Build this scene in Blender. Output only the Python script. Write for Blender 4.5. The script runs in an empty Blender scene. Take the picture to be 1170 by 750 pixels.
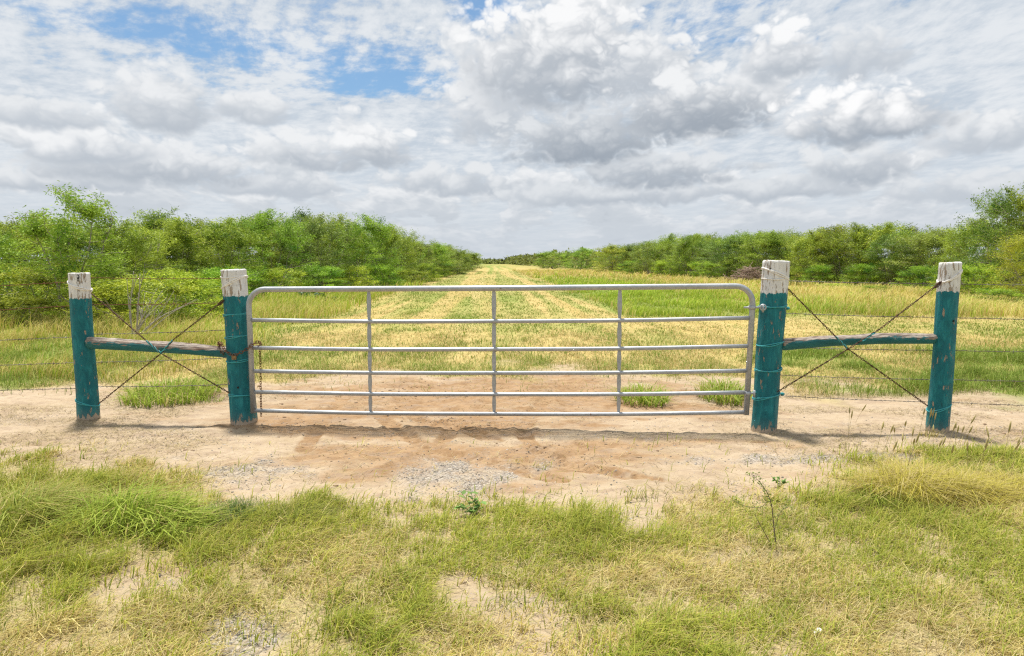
import bpy, math, random, os
import numpy as np
from mathutils import Vector, Matrix

R = math.radians
C = bpy.context.scene.collection
rng = np.random.default_rng(7)
random.seed(7)


# ------------------------------------------------------------------ camera model (photo is 1170 x 750)
F, CX, CY, CAMH = 780.0, 585.0, 375.0, 1.60
PITCH = math.atan(76 / F)
cp, sp = math.cos(PITCH), math.sin(PITCH)

def ray(u, v):
    x, y, z = (u - CX), -(v - CY), F
    return np.array([x, z * cp + y * sp, y * cp - z * sp])

def at(u, v, Y):                      # world point on the pixel's ray at depth Y
    d = ray(u, v)
    return np.array([0, 0, CAMH]) + d * (Y / d[1])

def gnd(u, v, z=0.0):                 # world point on the ground
    d = ray(u, v)
    return np.array([0, 0, CAMH]) + d * ((z - CAMH) / d[2])

# ------------------------------------------------------------------ noise
def _h(ix, iy, s):
    n = (ix.astype(np.int64) * 374761393 + iy.astype(np.int64) * 668265263 + s * 1442695041) & 0xffffffff
    n = ((n ^ (n >> 13)) * 1274126177) & 0xffffffff
    n = ((n ^ (n >> 16)) * 2246822519) & 0xffffffff
    return ((n ^ (n >> 15)) & 0xffffff) / float(0xffffff)

def vnoise(x, y, s=0):
    ix, iy = np.floor(x), np.floor(y)
    fx, fy = x - ix, y - iy
    fx = fx * fx * (3 - 2 * fx); fy = fy * fy * (3 - 2 * fy)
    a, b = _h(ix, iy, s), _h(ix + 1, iy, s)
    c, d = _h(ix, iy + 1, s), _h(ix + 1, iy + 1, s)
    return (a * (1 - fx) + b * fx) * (1 - fy) + (c * (1 - fx) + d * fx) * fy

def fbm(x, y, s=0, o=4, r=0.5):
    t, a, n = 0, 1.0, 0
    for k in range(o):
        t = t + a * vnoise(x * 2 ** k + 17.3 * k, y * 2 ** k - 9.1 * k, s + k)
        n += a; a *= r
    return t / n

def sstep(a, b, x):
    t = np.clip((x - a) / (b - a), 0, 1)
    return t * t * (3 - 2 * t)

def blob(x, y, u, v, ru, rv):         # soft ellipse, given in photo pixels but laid on the ground
    c = gnd(u, v); a = gnd(u + ru, v); b = gnd(u, v - rv)
    return np.exp(-(((x - c[0]) / abs(a[0] - c[0])) ** 2 + ((y - c[1]) / abs(b[1] - c[1])) ** 2))

# ------------------------------------------------------------------ layout of the ground
LANE = -0.0295
def lane_off(x, y): return x - LANE * y

_edge = [(-120, 532), (0, 536), (100, 543), (190, 556), (250, 582), (300, 586), (360, 572), (400, 586), (440, 596), (500, 592), (545, 602),
         (590, 578), (660, 580), (700, 600), (760, 606), (820, 600), (880, 592), (930, 580), (955, 556), (985, 536), (1100, 522), (1300, 512)]
_eg = np.array([gnd(u, v)[:2] for u, v in _edge])
def road_edge(x): return np.interp(x, _eg[:, 0], _eg[:, 1])

_back = [(-200, 452), (0, 447), (120, 447), (250, 446), (300, 440), (420, 432), (560, 428), (700, 430), (850, 436), (900, 447), (1000, 450), (1170, 453), (1400, 455)]
_bg = np.array([gnd(u, v)[:2] for u, v in _back])
def field_edge(x): return np.interp(x, _bg[:, 0], _bg[:, 1])

def masks(x, y):
    """front grass cover, field grass cover, gravel, brown soil"""
    wob = (fbm(x * 1.7, y * 1.7, 11, 4) - .5)
    fg = sstep(-.50, .30, road_edge(x) - y + wob * 1.5 + (fbm(x * 8, y * 8, 13, 2) - .5) * .9)
    bare = (1.2 * blob(x, y, 165, 660, 60, 26) + 1.5 * blob(x, y, 265, 728, 75, 26) + .9 * blob(x, y, 430, 560, 30, 12)
            + 1.35 * blob(x, y, 570, 692, 85, 22) + 1.5 * blob(x, y, 630, 742, 95, 22) + .8 * blob(x, y, 25, 738, 70, 14)
            + .8 * blob(x, y, 540, 660, 60, 12) + .9 * blob(x, y, 930, 742, 60, 16) + .55 * blob(x, y, 790, 660, 60, 14) + .4 * blob(x, y, 400, 745, 50, 12))
    fg = fg * (1 - .86 * sstep(.30, 1.0, bare + (fbm(x * 4, y * 4, 12, 4) - .5) * 1.9))
    fe = field_edge(x)
    fld = sstep(-.5, .9, y - fe + (fbm(x * 1.1, y * 1.1, 23, 4) - .5) * 3.2)
    gr = (blob(x, y, 520, 545, 75, 20) + 1.1 * blob(x, y, 270, 538, 85, 14) + 1.2 * blob(x, y, 1040, 522, 120, 8) + 1.0 * blob(x, y, 880, 527, 90, 7)
          + 1.7 * blob(x, y, 265, 728, 60, 24) + .5 * blob(x, y, 570, 685, 60, 10) + .5 * blob(x, y, 25, 738, 60, 10) + .3 * blob(x, y, 630, 530, 80, 9))
    gr = sstep(.25, 1.1, gr + (fbm(x * 4, y * 4, 31, 5, .6) - .5) * 1.7)
    br = (.9 * blob(x, y, 560, 450, 260, 20) + .9 * blob(x, y, 330, 488, 60, 9) + .8 * blob(x, y, 530, 487, 70, 8) + .7 * blob(x, y, 600, 520, 190, 20)
          + .6 * blob(x, y, 400, 520, 80, 26))
    br = np.clip(br * 1.1 + (fbm(x * 1.4, y * 3.2, 41, 5, .6) - .5) * 1.6, 0, 1)
    return fg, fld, gr, br

def tracks(x, y):
    """tyre tracks: (height, mask)"""
    h = np.zeros_like(x); m = np.zeros_like(x)
    for pts, w in (([(455, 452), (478, 478), (530, 492), (600, 515), (680, 536), (770, 556)], .10), ([(540, 452), (520, 480), (505, 505), (440, 540)], .09),
                   ([(425, 470), (470, 500), (520, 520), (640, 548)], .09), ([(640, 440), (612, 470), (600, 500), (640, 528), (720, 548)], .09), ([(400, 445), (372, 480), (345, 515)], .09)):
        P = list(spline([gnd(*a)[:2] for a in pts], 6))
        best = np.full_like(x, 9.0); along = np.zeros_like(x); acc = 0
        for a, b in zip(P[:-1], P[1:]):
            d = b - a; L = np.hypot(*d); t = np.clip(((x - a[0]) * d[0] + (y - a[1]) * d[1]) / L ** 2, 0, 1)
            dd = np.hypot(x - a[0] - t * d[0], y - a[1] - t * d[1])
            along = np.where(dd < best, acc + t * L, along); best = np.minimum(best, dd); acc += L
        k = sstep(w, w * .65, best) * sstep(.3, .6, fbm(x * 1.9, y * 1.9, 77, 3) + .2)
        h += k * (-.012 + .007 * np.sin(along * 2 * math.pi / .07)) + .010 * np.exp(-((best - w * 1.2) / .035) ** 2) * sstep(.3, .6, fbm(x * 3, y * 3, 78, 3))
        m = np.maximum(m, k * sstep(.25, .6, fbm(x * 5, y * 5, 79, 4)))
    return h, m

def gz(x, y):
    x = np.asarray(x, float); y = np.asarray(y, float)
    near = sstep(40, 12, y)
    h = (fbm(x * .35, y * .35, 3, 3) - .5) * .05 * near + (fbm(x * 2.2, y * 2.2, 5, 4) - .5) * .045 * sstep(16, 9, y)
    h = h + (fbm(x * 9, y * 9, 8, 4, .6) - .5) * .034 * sstep(13, 9, y)
    off = lane_off(x, y)
    rut = np.exp(-((np.abs(off - .1) - .85) / .28) ** 2) * sstep(6, 8, y)
    h = h - rut * .03
    th, _ = tracks(x, y)
    return h + th

# ------------------------------------------------------------------ mesh helpers
def mesh_obj(name, V, Fc, mat, parent=None, attrs=None, smooth=False, cols=None):
    V = np.asarray(V, np.float32)
    if parent is not None: V = V - np.array(parent.location, np.float32)
    me = bpy.data.meshes.new(name)
    if isinstance(Fc, np.ndarray):
        n, k = Fc.shape
        me.vertices.add(len(V)); me.vertices.foreach_set('co', V.ravel())
        me.loops.add(n * k); me.loops.foreach_set('vertex_index', Fc.astype(np.int32).ravel())
        me.polygons.add(n); me.polygons.foreach_set('loop_start', np.arange(0, n * k, k, dtype=np.int32))
        me.update(calc_edges=True)
    else:
        me.from_pydata(V.tolist(), [], [list(map(int, f)) for f in Fc]); me.update()
    if smooth: me.polygons.foreach_set('use_smooth', np.ones(len(me.polygons), bool))
    for k, a in (attrs or {}).items():
        at_ = me.attributes.new(k, 'FLOAT', 'POINT'); at_.data.foreach_set('value', np.asarray(a, np.float32).ravel())
    if cols is not None:
        c4 = np.ones((len(V), 4), np.float32); c4[:, :3] = cols
        at_ = me.attributes.new('col', 'FLOAT_COLOR', 'POINT'); at_.data.foreach_set('color', c4.ravel())
    me.materials.append(mat)
    o = bpy.data.objects.new(name, me); C.objects.link(o)
    if parent is not None: o.parent = parent
    return o

class Geo:
    def __init__(s): s.V = []; s.F = []; s.n = 0; s.A = {}
    def add(s, V, Fc, **a):
        V = np.asarray(V, float); s.V.append(V)
        s.F += [[i + s.n for i in f] for f in Fc]; s.n += len(V)
        for k, x in a.items(): s.A.setdefault(k, []).append(np.broadcast_to(x, (len(V),)))
        return s
    def build(s, name, mat, parent=None, smooth=True):
        return mesh_obj(name, np.concatenate(s.V), s.F, mat, parent, {k: np.concatenate(v) for k, v in s.A.items()}, smooth)

def tube(P, r, n=8, caps=True, closed=False):
    P = np.asarray(P, float); m = len(P)
    r = np.broadcast_to(r, (m,)).astype(float)
    if closed: T = np.roll(P, -1, 0) - np.roll(P, 1, 0)
    else: T = np.gradient(P, axis=0)
    T /= np.linalg.norm(T, axis=1)[:, None] + 1e-12
    up = np.array([0, 0, 1.]) if abs(T[0][2]) < .9 else np.array([1., 0, 0])
    N = np.cross(T[0], up); N /= np.linalg.norm(N)
    V = []
    a = np.linspace(0, 2 * math.pi, n, endpoint=False)
    for i in range(m):
        N = N - T[i] * np.dot(N, T[i]); N /= np.linalg.norm(N) + 1e-12
        B = np.cross(T[i], N)
        V.append(P[i] + r[i] * (np.cos(a)[:, None] * N + np.sin(a)[:, None] * B))
    V = np.concatenate(V); Fc = []
    rngm = m if closed else m - 1
    for i in range(rngm):
        j2 = (i + 1) % m
        for j in range(n):
            k = (j + 1) % n
            Fc.append([i * n + j, i * n + k, j2 * n + k, j2 * n + j])
    if caps and not closed:
        Fc.append(list(range(n))[::-1]); Fc.append([(m - 1) * n + j for j in range(n)])
    return V, Fc

def spline(P, k=8):                    # Catmull-Rom through the points
    P = np.asarray(P, float)
    Q = np.vstack([2 * P[0] - P[1], P, 2 * P[-1] - P[-2]]); out = []
    for i in range(1, len(Q) - 2):
        for t in np.linspace(0, 1, k, endpoint=False):
            a, b, c, d = Q[i - 1], Q[i], Q[i + 1], Q[i + 2]
            out.append(.5 * (2 * b + (c - a) * t + (2 * a - 5 * b + 4 * c - d) * t * t + (3 * b - a - 3 * c + d) * t ** 3))
    out.append(P[-1]); return np.array(out)

def tag(o, label=None, cat=None, group=None, kind=None):
    if label: o['label'] = label
    if cat: o['category'] = cat
    if group: o['group'] = group
    if kind: o['kind'] = kind
    return o

def empty(name, loc, rz=0):
    o = bpy.data.objects.new(name, None); C.objects.link(o)
    o.location = [float(a) for a in loc]; o.rotation_euler = (0, 0, rz); o.empty_display_size = .2
    return o

def copy_tree(o, parent=None):
    c = o.copy(); C.objects.link(c)
    if parent is not None: c.parent = parent
    for ch in o.children: copy_tree(ch, c)
    return c

# ------------------------------------------------------------------ shader helper
class SN:
    def __init__(s, tree): s.t = tree; s.L = tree.links
    def new(s, typ, **kw):
        n = s.t.nodes.new(typ)
        for k, v in kw.items(): setattr(n, k, v)
        return n
    def put(s, sock, v):
        if isinstance(v, bpy.types.NodeSocket): s.L.new(v, sock)
        elif isinstance(v, (tuple, list)) and len(v) == 3 and sock.type == 'RGBA': sock.default_value = (*v, 1)
        else: sock.default_value = v
    def m(s, op, a, b=None, c=None, clamp=False):
        n = s.new('ShaderNodeMath', operation=op, use_clamp=clamp)
        s.put(n.inputs[0], a)
        if b is not None: s.put(n.inputs[1], b)
        if c is not None: s.put(n.inputs[2], c)
        return n.outputs[0]
    def ss(s, x, a, b, lo=0., hi=1.):
        n = s.new('ShaderNodeMapRange', interpolation_type='SMOOTHSTEP')
        s.put(n.inputs[0], x); n.inputs[1].default_value = a; n.inputs[2].default_value = b
        n.inputs[3].default_value = lo; n.inputs[4].default_value = hi
        return n.outputs[0]
    def xyz(s, x, y, z=0.):
        n = s.new('ShaderNodeCombineXYZ'); s.put(n.inputs[0], x); s.put(n.inputs[1], y); s.put(n.inputs[2], z); return n.outputs[0]
    def sep(s, v):
        n = s.new('ShaderNodeSeparateXYZ'); s.put(n.inputs[0], v); return n.outputs
    def noise(s, vec, scale, detail=4, rough=.5, dist=0., out=0, dim='3D'):
        n = s.new('ShaderNodeTexNoise', noise_dimensions=dim); s.put(n.inputs['Vector'], vec)
        n.inputs['Scale'].default_value = scale; n.inputs['Detail'].default_value = detail
        n.inputs['Roughness'].default_value = rough; n.inputs['Distortion'].default_value = dist
        return n.outputs[out]
    def mix(s, f, a, b, blend='MIX'):
        n = s.new('ShaderNodeMix', data_type='RGBA', blend_type=blend, clamp_factor=True)
        s.put(n.inputs[0], f); s.put(n.inputs[6], a); s.put(n.inputs[7], b); return n.outputs[2]
    def scalev(s, v, k):
        n = s.new('ShaderNodeVectorMath', operation='MULTIPLY'); s.put(n.inputs[0], v); n.inputs[1].default_value = k; return n.outputs[0]
    def attr(s, name, out='Fac'):
        return s.new('ShaderNodeAttribute', attribute_name=name).outputs[out]
    def pos(s): return s.new('ShaderNodeNewGeometry').outputs['Position']
    def bump(s, h, strength=.5, dist=.01, nrm=None):
        n = s.new('ShaderNodeBump'); s.put(n.inputs['Height'], h)
        n.inputs['Strength'].default_value = strength; n.inputs['Distance'].default_value = dist
        if nrm is not None: s.L.new(nrm, n.inputs['Normal'])
        return n.outputs[0]

def material(name):
    m = bpy.data.materials.new(name); m.use_nodes = True
    m.node_tree.nodes.clear(); s = SN(m.node_tree)
    b = s.new('ShaderNodeBsdfPrincipled'); o = s.new('ShaderNodeOutputMaterial')
    s.L.new(b.outputs[0], o.inputs[0])
    return m, s, b, o

# ------------------------------------------------------------------ materials
def leaf_mat(name, transl=.35, rough=.6, var=.0, spec=.2, tint=(.86, .88, .76)):
    m, s, b, o = material(name)
    col = s.attr('col', 'Color')
    if tint != (1, 1, 1): col = s.mix(1., col, tint, 'MULTIPLY')
    if var:
        r = s.new('ShaderNodeObjectInfo').outputs['Random']
        hsv = s.new('ShaderNodeHueSaturation')
        s.put(hsv.inputs['Hue'], s.m('MULTIPLY_ADD', r, .05 * var, .5 - .03 * var))
        s.put(hsv.inputs['Value'], s.m('MULTIPLY_ADD', s.m('FRACT', s.m('MULTIPLY', r, 7.7)), .42 * var, 1 - .18 * var))
        s.put(hsv.inputs['Color'], col); col = hsv.outputs[0]
    s.put(b.inputs['Base Color'], col); b.inputs['Roughness'].default_value = rough
    b.inputs['Specular IOR Level'].default_value = spec
    t = s.new('ShaderNodeBsdfTranslucent'); s.put(t.inputs[0], col)
    mx = s.new('ShaderNodeMixShader'); mx.inputs[0].default_value = transl
    s.L.new(b.outputs[0], mx.inputs[1]); s.L.new(t.outputs[0], mx.inputs[2]); s.L.new(mx.outputs[0], o.inputs[0])
    return m

M_LEAF = leaf_mat('leaf', .28, .55, 1.0)
M_LEAF_YOUNG = leaf_mat('young_leaf', .32, .55)
M_GRASS = leaf_mat('grass', .35, .65)
M_DRY = leaf_mat('dry_grass', .25, .7)

def bark_mat():
    m, s, b, o = material('bark')
    p = s.new('ShaderNodeTexCoord').outputs['Object']
    n = s.noise(s.scalev(p, (12, 12, 3)), 3., 4, .6)
    s.put(b.inputs['Base Color'], s.mix(n, (.14, .11, .085), (.38, .34, .29))); b.inputs['Roughness'].default_value = .9
    return m
M_BARK = bark_mat()

def simple_mat(name, c1, c2, scale=20, rough=.7, metal=0., detail=4, bump=0.):
    m, s, b, o = material(name)
    p = s.new('ShaderNodeTexCoord').outputs['Object']
    n = s.noise(p, scale, detail, .6)
    s.put(b.inputs['Base Color'], s.mix(s.ss(n, .3, .7), c1, c2)); b.inputs['Roughness'].default_value = rough
    b.inputs['Metallic'].default_value = metal
    if bump: s.put(b.inputs['Normal'], s.bump(n, bump, .003))
    return m

M_RUST = simple_mat('rusty_steel', (.09, .035, .018), (.26, .12, .06), 60, .85, .3)
M_WIRE = simple_mat('weathered_wire', (.10, .08, .07), (.28, .26, .24), 6, .6, .6)
M_RUSTWIRE = simple_mat('rusty_wire', (.05, .022, .015), (.13, .065, .04), 40, .8, .3)
M_BRASS = simple_mat('weathered_brass', (.18, .10, .05), (.32, .22, .11), 60, .5, .7)
M_PEBBLE = leaf_mat('pebble', 0., .9, spec=.2, tint=(.9, .89, .88))
M_PAD = simple_mat('cactus_skin', (.05, .11, .045), (.10, .17, .07), 14, .6)
M_CLOD = simple_mat('dirt_clod', (.20, .13, .08), (.38, .27, .17), 30, .95)
M_PAPER = simple_mat('paper_scrap', (.75, .76, .80), (.85, .85, .85), 20, .8)

def gate_mat():
    m, s, b, o = material('galvanised_steel')
    p = s.new('ShaderNodeTexCoord').outputs['Object']
    v = s.new('ShaderNodeTexVoronoi'); v.inputs['Scale'].default_value = 55; s.put(v.inputs['Vector'], p)
    n = s.noise(p, 7, 5, .6); n2 = s.noise(p, 90, 3, .6)
    c = s.mix(s.sep(v.outputs['Color'])[0], (.34, .36, .38), (.42, .44, .46))
    c = s.mix(s.ss(n, .45, .75, 0, .5), c, (.50, .51, .52))
    c = s.mix(s.ss(s.m('MULTIPLY', s.noise(p, 5, 6, .7), n2), .36, .44), c, (.20, .12, .08))
    s.put(b.inputs['Base Color'], c); b.inputs['Metallic'].default_value = .55
    s.put(b.inputs['Roughness'], s.m('MULTIPLY_ADD', n, .25, .36))
    return m
M_GATE = gate_mat()

def post_mat():
    m, s, b, o = material('painted_post')
    p = s.new('ShaderNodeTexCoord').outputs['Object']
    hw = s.attr('hw'); hb = s.attr('hb')                     # height above the white line, height above the soil
    fine = s.noise(s.scalev(p, (1, 1, .12)), 70, 5, .65)       # long vertical fibres
    mid = s.noise(s.scalev(p, (1, 1, .35)), 18, 5, .6, .6)
    chip = s.noise(s.scalev(p, (1, 1, .28)), 26, 6, .7)
    big = s.noise(p, 5, 3, .5)
    wood = s.mix(fine, (.17, .11, .07), (.52, .44, .34))
    teal = s.mix(s.ss(mid, .3, .7), (.002, .105, .128), (.009, .190, .212))
    teal = s.mix(s.ss(big, .35, .7, 0, .6), teal, (.003, .125, .155))
    teal = s.mix(s.ss(s.m('MULTIPLY', fine, mid), .27, .38, 0, .5), teal, (.03, .25, .27))
    teal = s.mix(s.ss(fine, .36, .26, 0, .7), teal, (.002, .05, .06))
    white = s.mix(s.ss(mid, .3, .7), (.60, .59, .57), (.76, .755, .74))
    line = s.m('ADD', hw, s.m('MULTIPLY_ADD', chip, .09, -.045))
    paint = s.mix(s.ss(line, -.002, .004), teal, white)
    isw = s.ss(line, -.002, .004)
    # paint loss: sparse chips on teal, crack flecks on white, all gone at the foot
    lossT = s.ss(s.m('MULTIPLY_ADD', s.m('SUBTRACT', big, .5), .35, chip), .625, .645)
    lossW = s.ss(s.m('MULTIPLY_ADD', s.m('SUBTRACT', big, .5), .30, s.noise(s.scalev(p, (1, 1, .16)), 44, 5, .68)), .555, .585)
    foot = s.ss(s.m('MULTIPLY_ADD', s.noise(s.scalev(p, (1, 1, .15)), 34, 4, .6), -.20, s.m('ADD', hb, .062)), .0, .006, 1., 0.)
    loss = s.m('MAXIMUM', s.m('ADD', s.m('MULTIPLY', lossT, s.m('SUBTRACT', 1., isw)), s.m('MULTIPLY', lossW, isw)), foot)
    c = s.mix(loss, paint, wood)
    dust = s.ss(s.m('ADD', hb, s.m('MULTIPLY', big, .12)), .02, .22, .65, 0.)
    c = s.mix(s.m('MULTIPLY', dust, s.m('MAXIMUM', foot, .25)), c, (.48, .40, .31))
    s.put(b.inputs['Base Color'], c)
    s.put(b.inputs['Roughness'], s.m('MULTIPLY_ADD', loss, .35, .55)); b.inputs['Specular IOR Level'].default_value = .3
    h = s.m('SUBTRACT', s.m('ADD', s.m('MULTIPLY', fine, .7), s.m('MULTIPLY', mid, .6)), s.m('MULTIPLY', loss, .35))
    s.put(b.inputs['Normal'], s.bump(h, .75, .012))
    return m
M_POST = post_mat()

def rail_mat():
    m, s, b, o = material('weathered_rail')
    p = s.new('ShaderNodeTexCoord').outputs['Object']
    up = s.attr('up')
    fine = s.noise(s.scalev(p, (.10, 1, 1)), 80, 5, .65)
    mid = s.noise(s.scalev(p, (.25, 1, 1)), 20, 5, .65)
    wood = s.mix(s.ss(fine, .38, .62), (.09, .06, .045), (.44, .38, .32))
    wood = s.mix(s.ss(mid, .5, .7, 0, .5), wood, (.30, .17, .11))
    teal = s.mix(s.ss(mid, .3, .7), (.006, .105, .115), (.016, .155, .165))
    k = s.ss(s.m('ADD', up, s.m('MULTIPLY_ADD', mid, 2.8, -1.4)), 0.10, .20)
    s.put(b.inputs['Base Color'], s.mix(k, teal, wood)); b.inputs['Roughness'].default_value = .75
    s.put(b.inputs['Normal'], s.bump(s.m('ADD', fine, mid), .8, .012))
    return m
M_RAIL = rail_mat()
def flat_paint(name, c, rough=.6):
    m, s, b, o = material(name)
    n = s.noise(s.pos(), 60, 3, .6)
    s.put(b.inputs['Base Color'], s.mix(s.ss(n, .55, .7, 0, .6), c, (.12, .07, .05))); b.inputs['Roughness'].default_value = rough
    return m
M_TEALW = flat_paint('teal_painted_wire', (.03, .30, .33))
M_WHITEW = flat_paint('white_painted_wire', (.78, .75, .70))

def ground_mat():
    m, s, b, o = material('ground')
    p = s.pos()
    g, fl, gr, br = s.attr('fg'), s.attr('fld'), s.attr('grav'), s.attr('brown')
    n1 = s.noise(p, 1.3, 5, .6); n2 = s.noise(p, 14, 6, .7); n3 = s.noise(p, 90, 4, .7); n4 = s.noise(p, 5, 6, .65, .8)
    sand = s.mix(s.ss(n1, .3, .7), (.35, .265, .165), (.43, .34, .235))
    sand = s.mix(s.ss(n2, .35, .75, 0, .55), sand, (.49, .40, .295))
    brown = s.mix(s.ss(n4, .35, .65), (.255, .155, .078), (.36, .24, .135))
    c = s.mix(s.ss(s.m('ADD', br, s.m('MULTIPLY_ADD', n2, .6, -.25)), .15, .75), sand, brown)
    # scattered darker crumbs and organic litter
    c = s.mix(s.ss(n3, .56, .70, 0, .65), c, (.25, .18, .12))
    c = s.mix(s.ss(s.noise(s.scalev(p, (1, 1.8, 1)), 26, 6, .75), .54, .68, 0, .55), c, (.27, .19, .13))
    c = s.mix(s.ss(s.noise(s.scalev(p, (1, 2.2, 1)), 3.1, 7, .70, .5), .48, .64, 0, .70), c, (.30, .22, .155))
    c = s.mix(s.ss(n3, .25, .38, .35, 0.), c, (.60, .52, .42))
    # gravel
    vor = s.new('ShaderNodeTexVoronoi'); vor.inputs['Scale'].default_value = 62; s.put(vor.inputs['Vector'], p)
    gv = s.mix(s.sep(vor.outputs['Color'])[0], (.20, .17, .14), (.50, .45, .38))
    c = s.mix(s.m('MULTIPLY', gr, s.ss(n2, .25, .6, .45, .95)), c, gv)
    # soil and thatch under the front grass
    th = s.mix(s.ss(n3, .35, .65), (.26, .20, .10), (.52, .43, .23))
    th = s.mix(s.ss(n2, .45, .65, 0, .7), th, (.22, .23, .07))
    c = s.mix(s.m('MULTIPLY', g, .85), c, th)
    # mown field: straw with green patches
    col = s.attr('fcol', 'Color')
    nf = s.noise(s.scalev(p, (1, .45, 1)), 6, 6, .7)
    y = s.sep(p)[1]
    fld = s.mix(s.ss(nf, .35, .65, 0, .7), col, s.mix(1., col, (.55, .55, .4), 'MULTIPLY'))
    fld = s.mix(s.ss(n3, .52, .7, 0, .5), fld, (.55, .44, .22))
    c = s.mix(fl, c, fld)
    s.put(b.inputs['Base Color'], c); b.inputs['Roughness'].default_value = .95
    b.inputs['Specular IOR Level'].default_value = .15
    h = s.m('ADD', s.m('MULTIPLY', n2, .9), s.m('ADD', s.m('MULTIPLY', n3, .35), s.m('MULTIPLY', s.m('MULTIPLY', vor.outputs['Distance'], gr), -1.2)))
    near = s.ss(y, 9., 40., 1., .1)
    bn = s.new('ShaderNodeBump'); s.put(bn.inputs['Height'], h); s.put(bn.inputs['Strength'], s.m('MULTIPLY', near, .75)); bn.inputs['Distance'].default_value = .022
    s.L.new(bn.outputs[0], b.inputs['Normal'])
    return m
M_GROUND = ground_mat()

# ------------------------------------------------------------------ field colour (albedo of the grasses, in bands and patches)
def tall_mask(x, y):
    """1 where the grass stands unmown"""
    off = lane_off(x, y) + (fbm(y * .12, x * .1, 51, 3) - .5) * 1.6
    left = sstep(-4.3, -5.6, off)
    right = sstep(3.7, 4.5, off) * sstep(18.2, 20.5, y + (fbm(x * .35, y * .1, 52, 3) - .5) * 2.5)
    return np.clip(left + right, 0, 1)

def green_mask(x, y):
    off = lane_off(x, y)
    g = sstep(.46, .72, fbm(x * .75, y * .35, 61, 5)) * .5
    g = g * (1 - .5 * sstep(14, 24, y)) + .55 * sstep(.47, .58, fbm(off * 1.1, y * .02, 68, 3)) * sstep(14, 24, y) * sstep(5, 4, np.abs(off))
    tr = np.exp(-((np.abs(off + .3)) / .9) ** 2) * .22 * sstep(12, 20, y)              # greener middle of the lane
    wedge = sstep(3.4, 4.8, off + (fbm(x * .8, y * .3, 63, 3) - .5) * 1.5) * sstep(16, 6., off - np.maximum(0, (y - 22)) * .02) * sstep(18, 21, y) * sstep(90, 45, y)
    left = sstep(-4.2, -6, off) * .55
    rnear = sstep(3.2, 4.5, x) * sstep(13.5, 10.5, y) * (.15 + .85 * sstep(.42, .6, fbm(x * .8, y * 1.1, 64, 3)))
    return np.clip(g + tr + wedge * .9 + left + rnear + .35 * sstep(120, 220, y), 0, 1)

def field_cols(x, y, j):
    """albedo at a place; j is a random number per blade"""
    g = green_mask(x, y)[:, None]
    straw = np.array([.47, .35, .115]); straw2 = np.array([.57, .45, .20]); grn = np.array([.20, .27, .05]); grn2 = np.array([.27, .33, .075])
    off = lane_off(x, y)
    streak = np.clip(fbm(off * 2.2, y * .05, 66, 3) + .45 * np.exp(-((np.abs(off - .1) - .9) / .22) ** 2), 0, 1)[:, None]
    a = straw * (1 - streak) + straw2 * streak
    j = j[:, None]
    b = grn * (1 - j) + grn2 * j
    return a * (1 - g) + b * g

# ------------------------------------------------------------------ ground sheet
def build_ground():
    def lines(a): return np.unique(np.round(np.concatenate(a), 5))
    ys = lines([np.arange(-8, 2, .5), np.arange(2, 3.6, .018), np.arange(3.6, 7.2, .016), np.arange(7.2, 11, .03)] +
               [11 * 1.02 ** np.arange(0, 160)] + [np.array([600, 1200, 3000, 6000.])])
    xh = np.concatenate([np.arange(0, 6.2, .02), np.arange(6.2, 9, .06), 9 * 1.05 ** np.arange(0, 70), np.array([400, 1000, 3000, 6000.])])
    xs = lines([-xh, xh])
    X, Y = np.meshgrid(xs, ys); x, y = X.ravel(), Y.ravel()
    Z = gz(x, y)
    V = np.stack([x, y, Z], 1)
    nx, ny = len(xs), len(ys)
    i = (np.arange(ny - 1)[:, None] * nx + np.arange(nx - 1)[None]).ravel()
    Fc = np.stack([i, i + 1, i + nx + 1, i + nx], 1)
    fg, fld, gr, br = masks(x, y)
    _, tm = tracks(x, y)
    o = mesh_obj('ground', V, Fc, M_GROUND, None, {'fg': fg, 'fld': fld, 'grav': gr, 'brown': np.clip(br + tm * .7, 0, 1)}, True)
    c = np.ones((len(x), 4), np.float32); c[:, :3] = field_cols(x, y, np.full(len(x), .4)) * .95
    a = o.data.attributes.new('fcol', 'FLOAT_COLOR', 'POINT'); a.data.foreach_set('color', c.ravel())
    tag(o, kind='structure')
build_ground()

# ------------------------------------------------------------------ blades
def blades(P, H, W, az, lean, curl, col, coltip=None, flat=None):
    """P base (n,3); lean = horizontal reach / height; az = direction of lean; each blade two bent segments"""
    n = len(P)
    d = np.stack([np.cos(az), np.sin(az), np.zeros(n)], 1)
    fa = az + math.pi / 2 + rng.normal(0, .7, n)
    w = np.stack([np.cos(fa), np.sin(fa), np.zeros(n)], 1) * (W[:, None] * .5)
    up = np.array([0, 0, 1.])
    L = H[:, None]
    m = P + up * L * .55 + d * (L * lean[:, None] * .35)
    t = P + up * L * (1 - curl[:, None] * .45) + d * (L * (lean[:, None] + curl[:, None] * .5))
    V = np.stack([P - w, P + w, m - w * .8, m + w * .8, t], 1).reshape(-1, 3)
    b = np.arange(n)[:, None] * 5
    Fc = np.concatenate([b + [0, 1, 3], b + [0, 3, 2], b + [2, 3, 4]], 1).reshape(-1, 3)
    if coltip is None: coltip = col
    cc = np.stack([col * .92, col * .92, (col + coltip) / 2, (col + coltip) / 2, coltip], 1).reshape(-1, 3)
    return V, Fc, cc

def merge(L):
    V, Fc, cc, n = [], [], [], 0
    for v, f, c in L:
        V.append(v); Fc.append(f + n); cc.append(c); n += len(v)
    return np.concatenate(V), np.concatenate(Fc), np.concatenate(cc)

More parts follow.
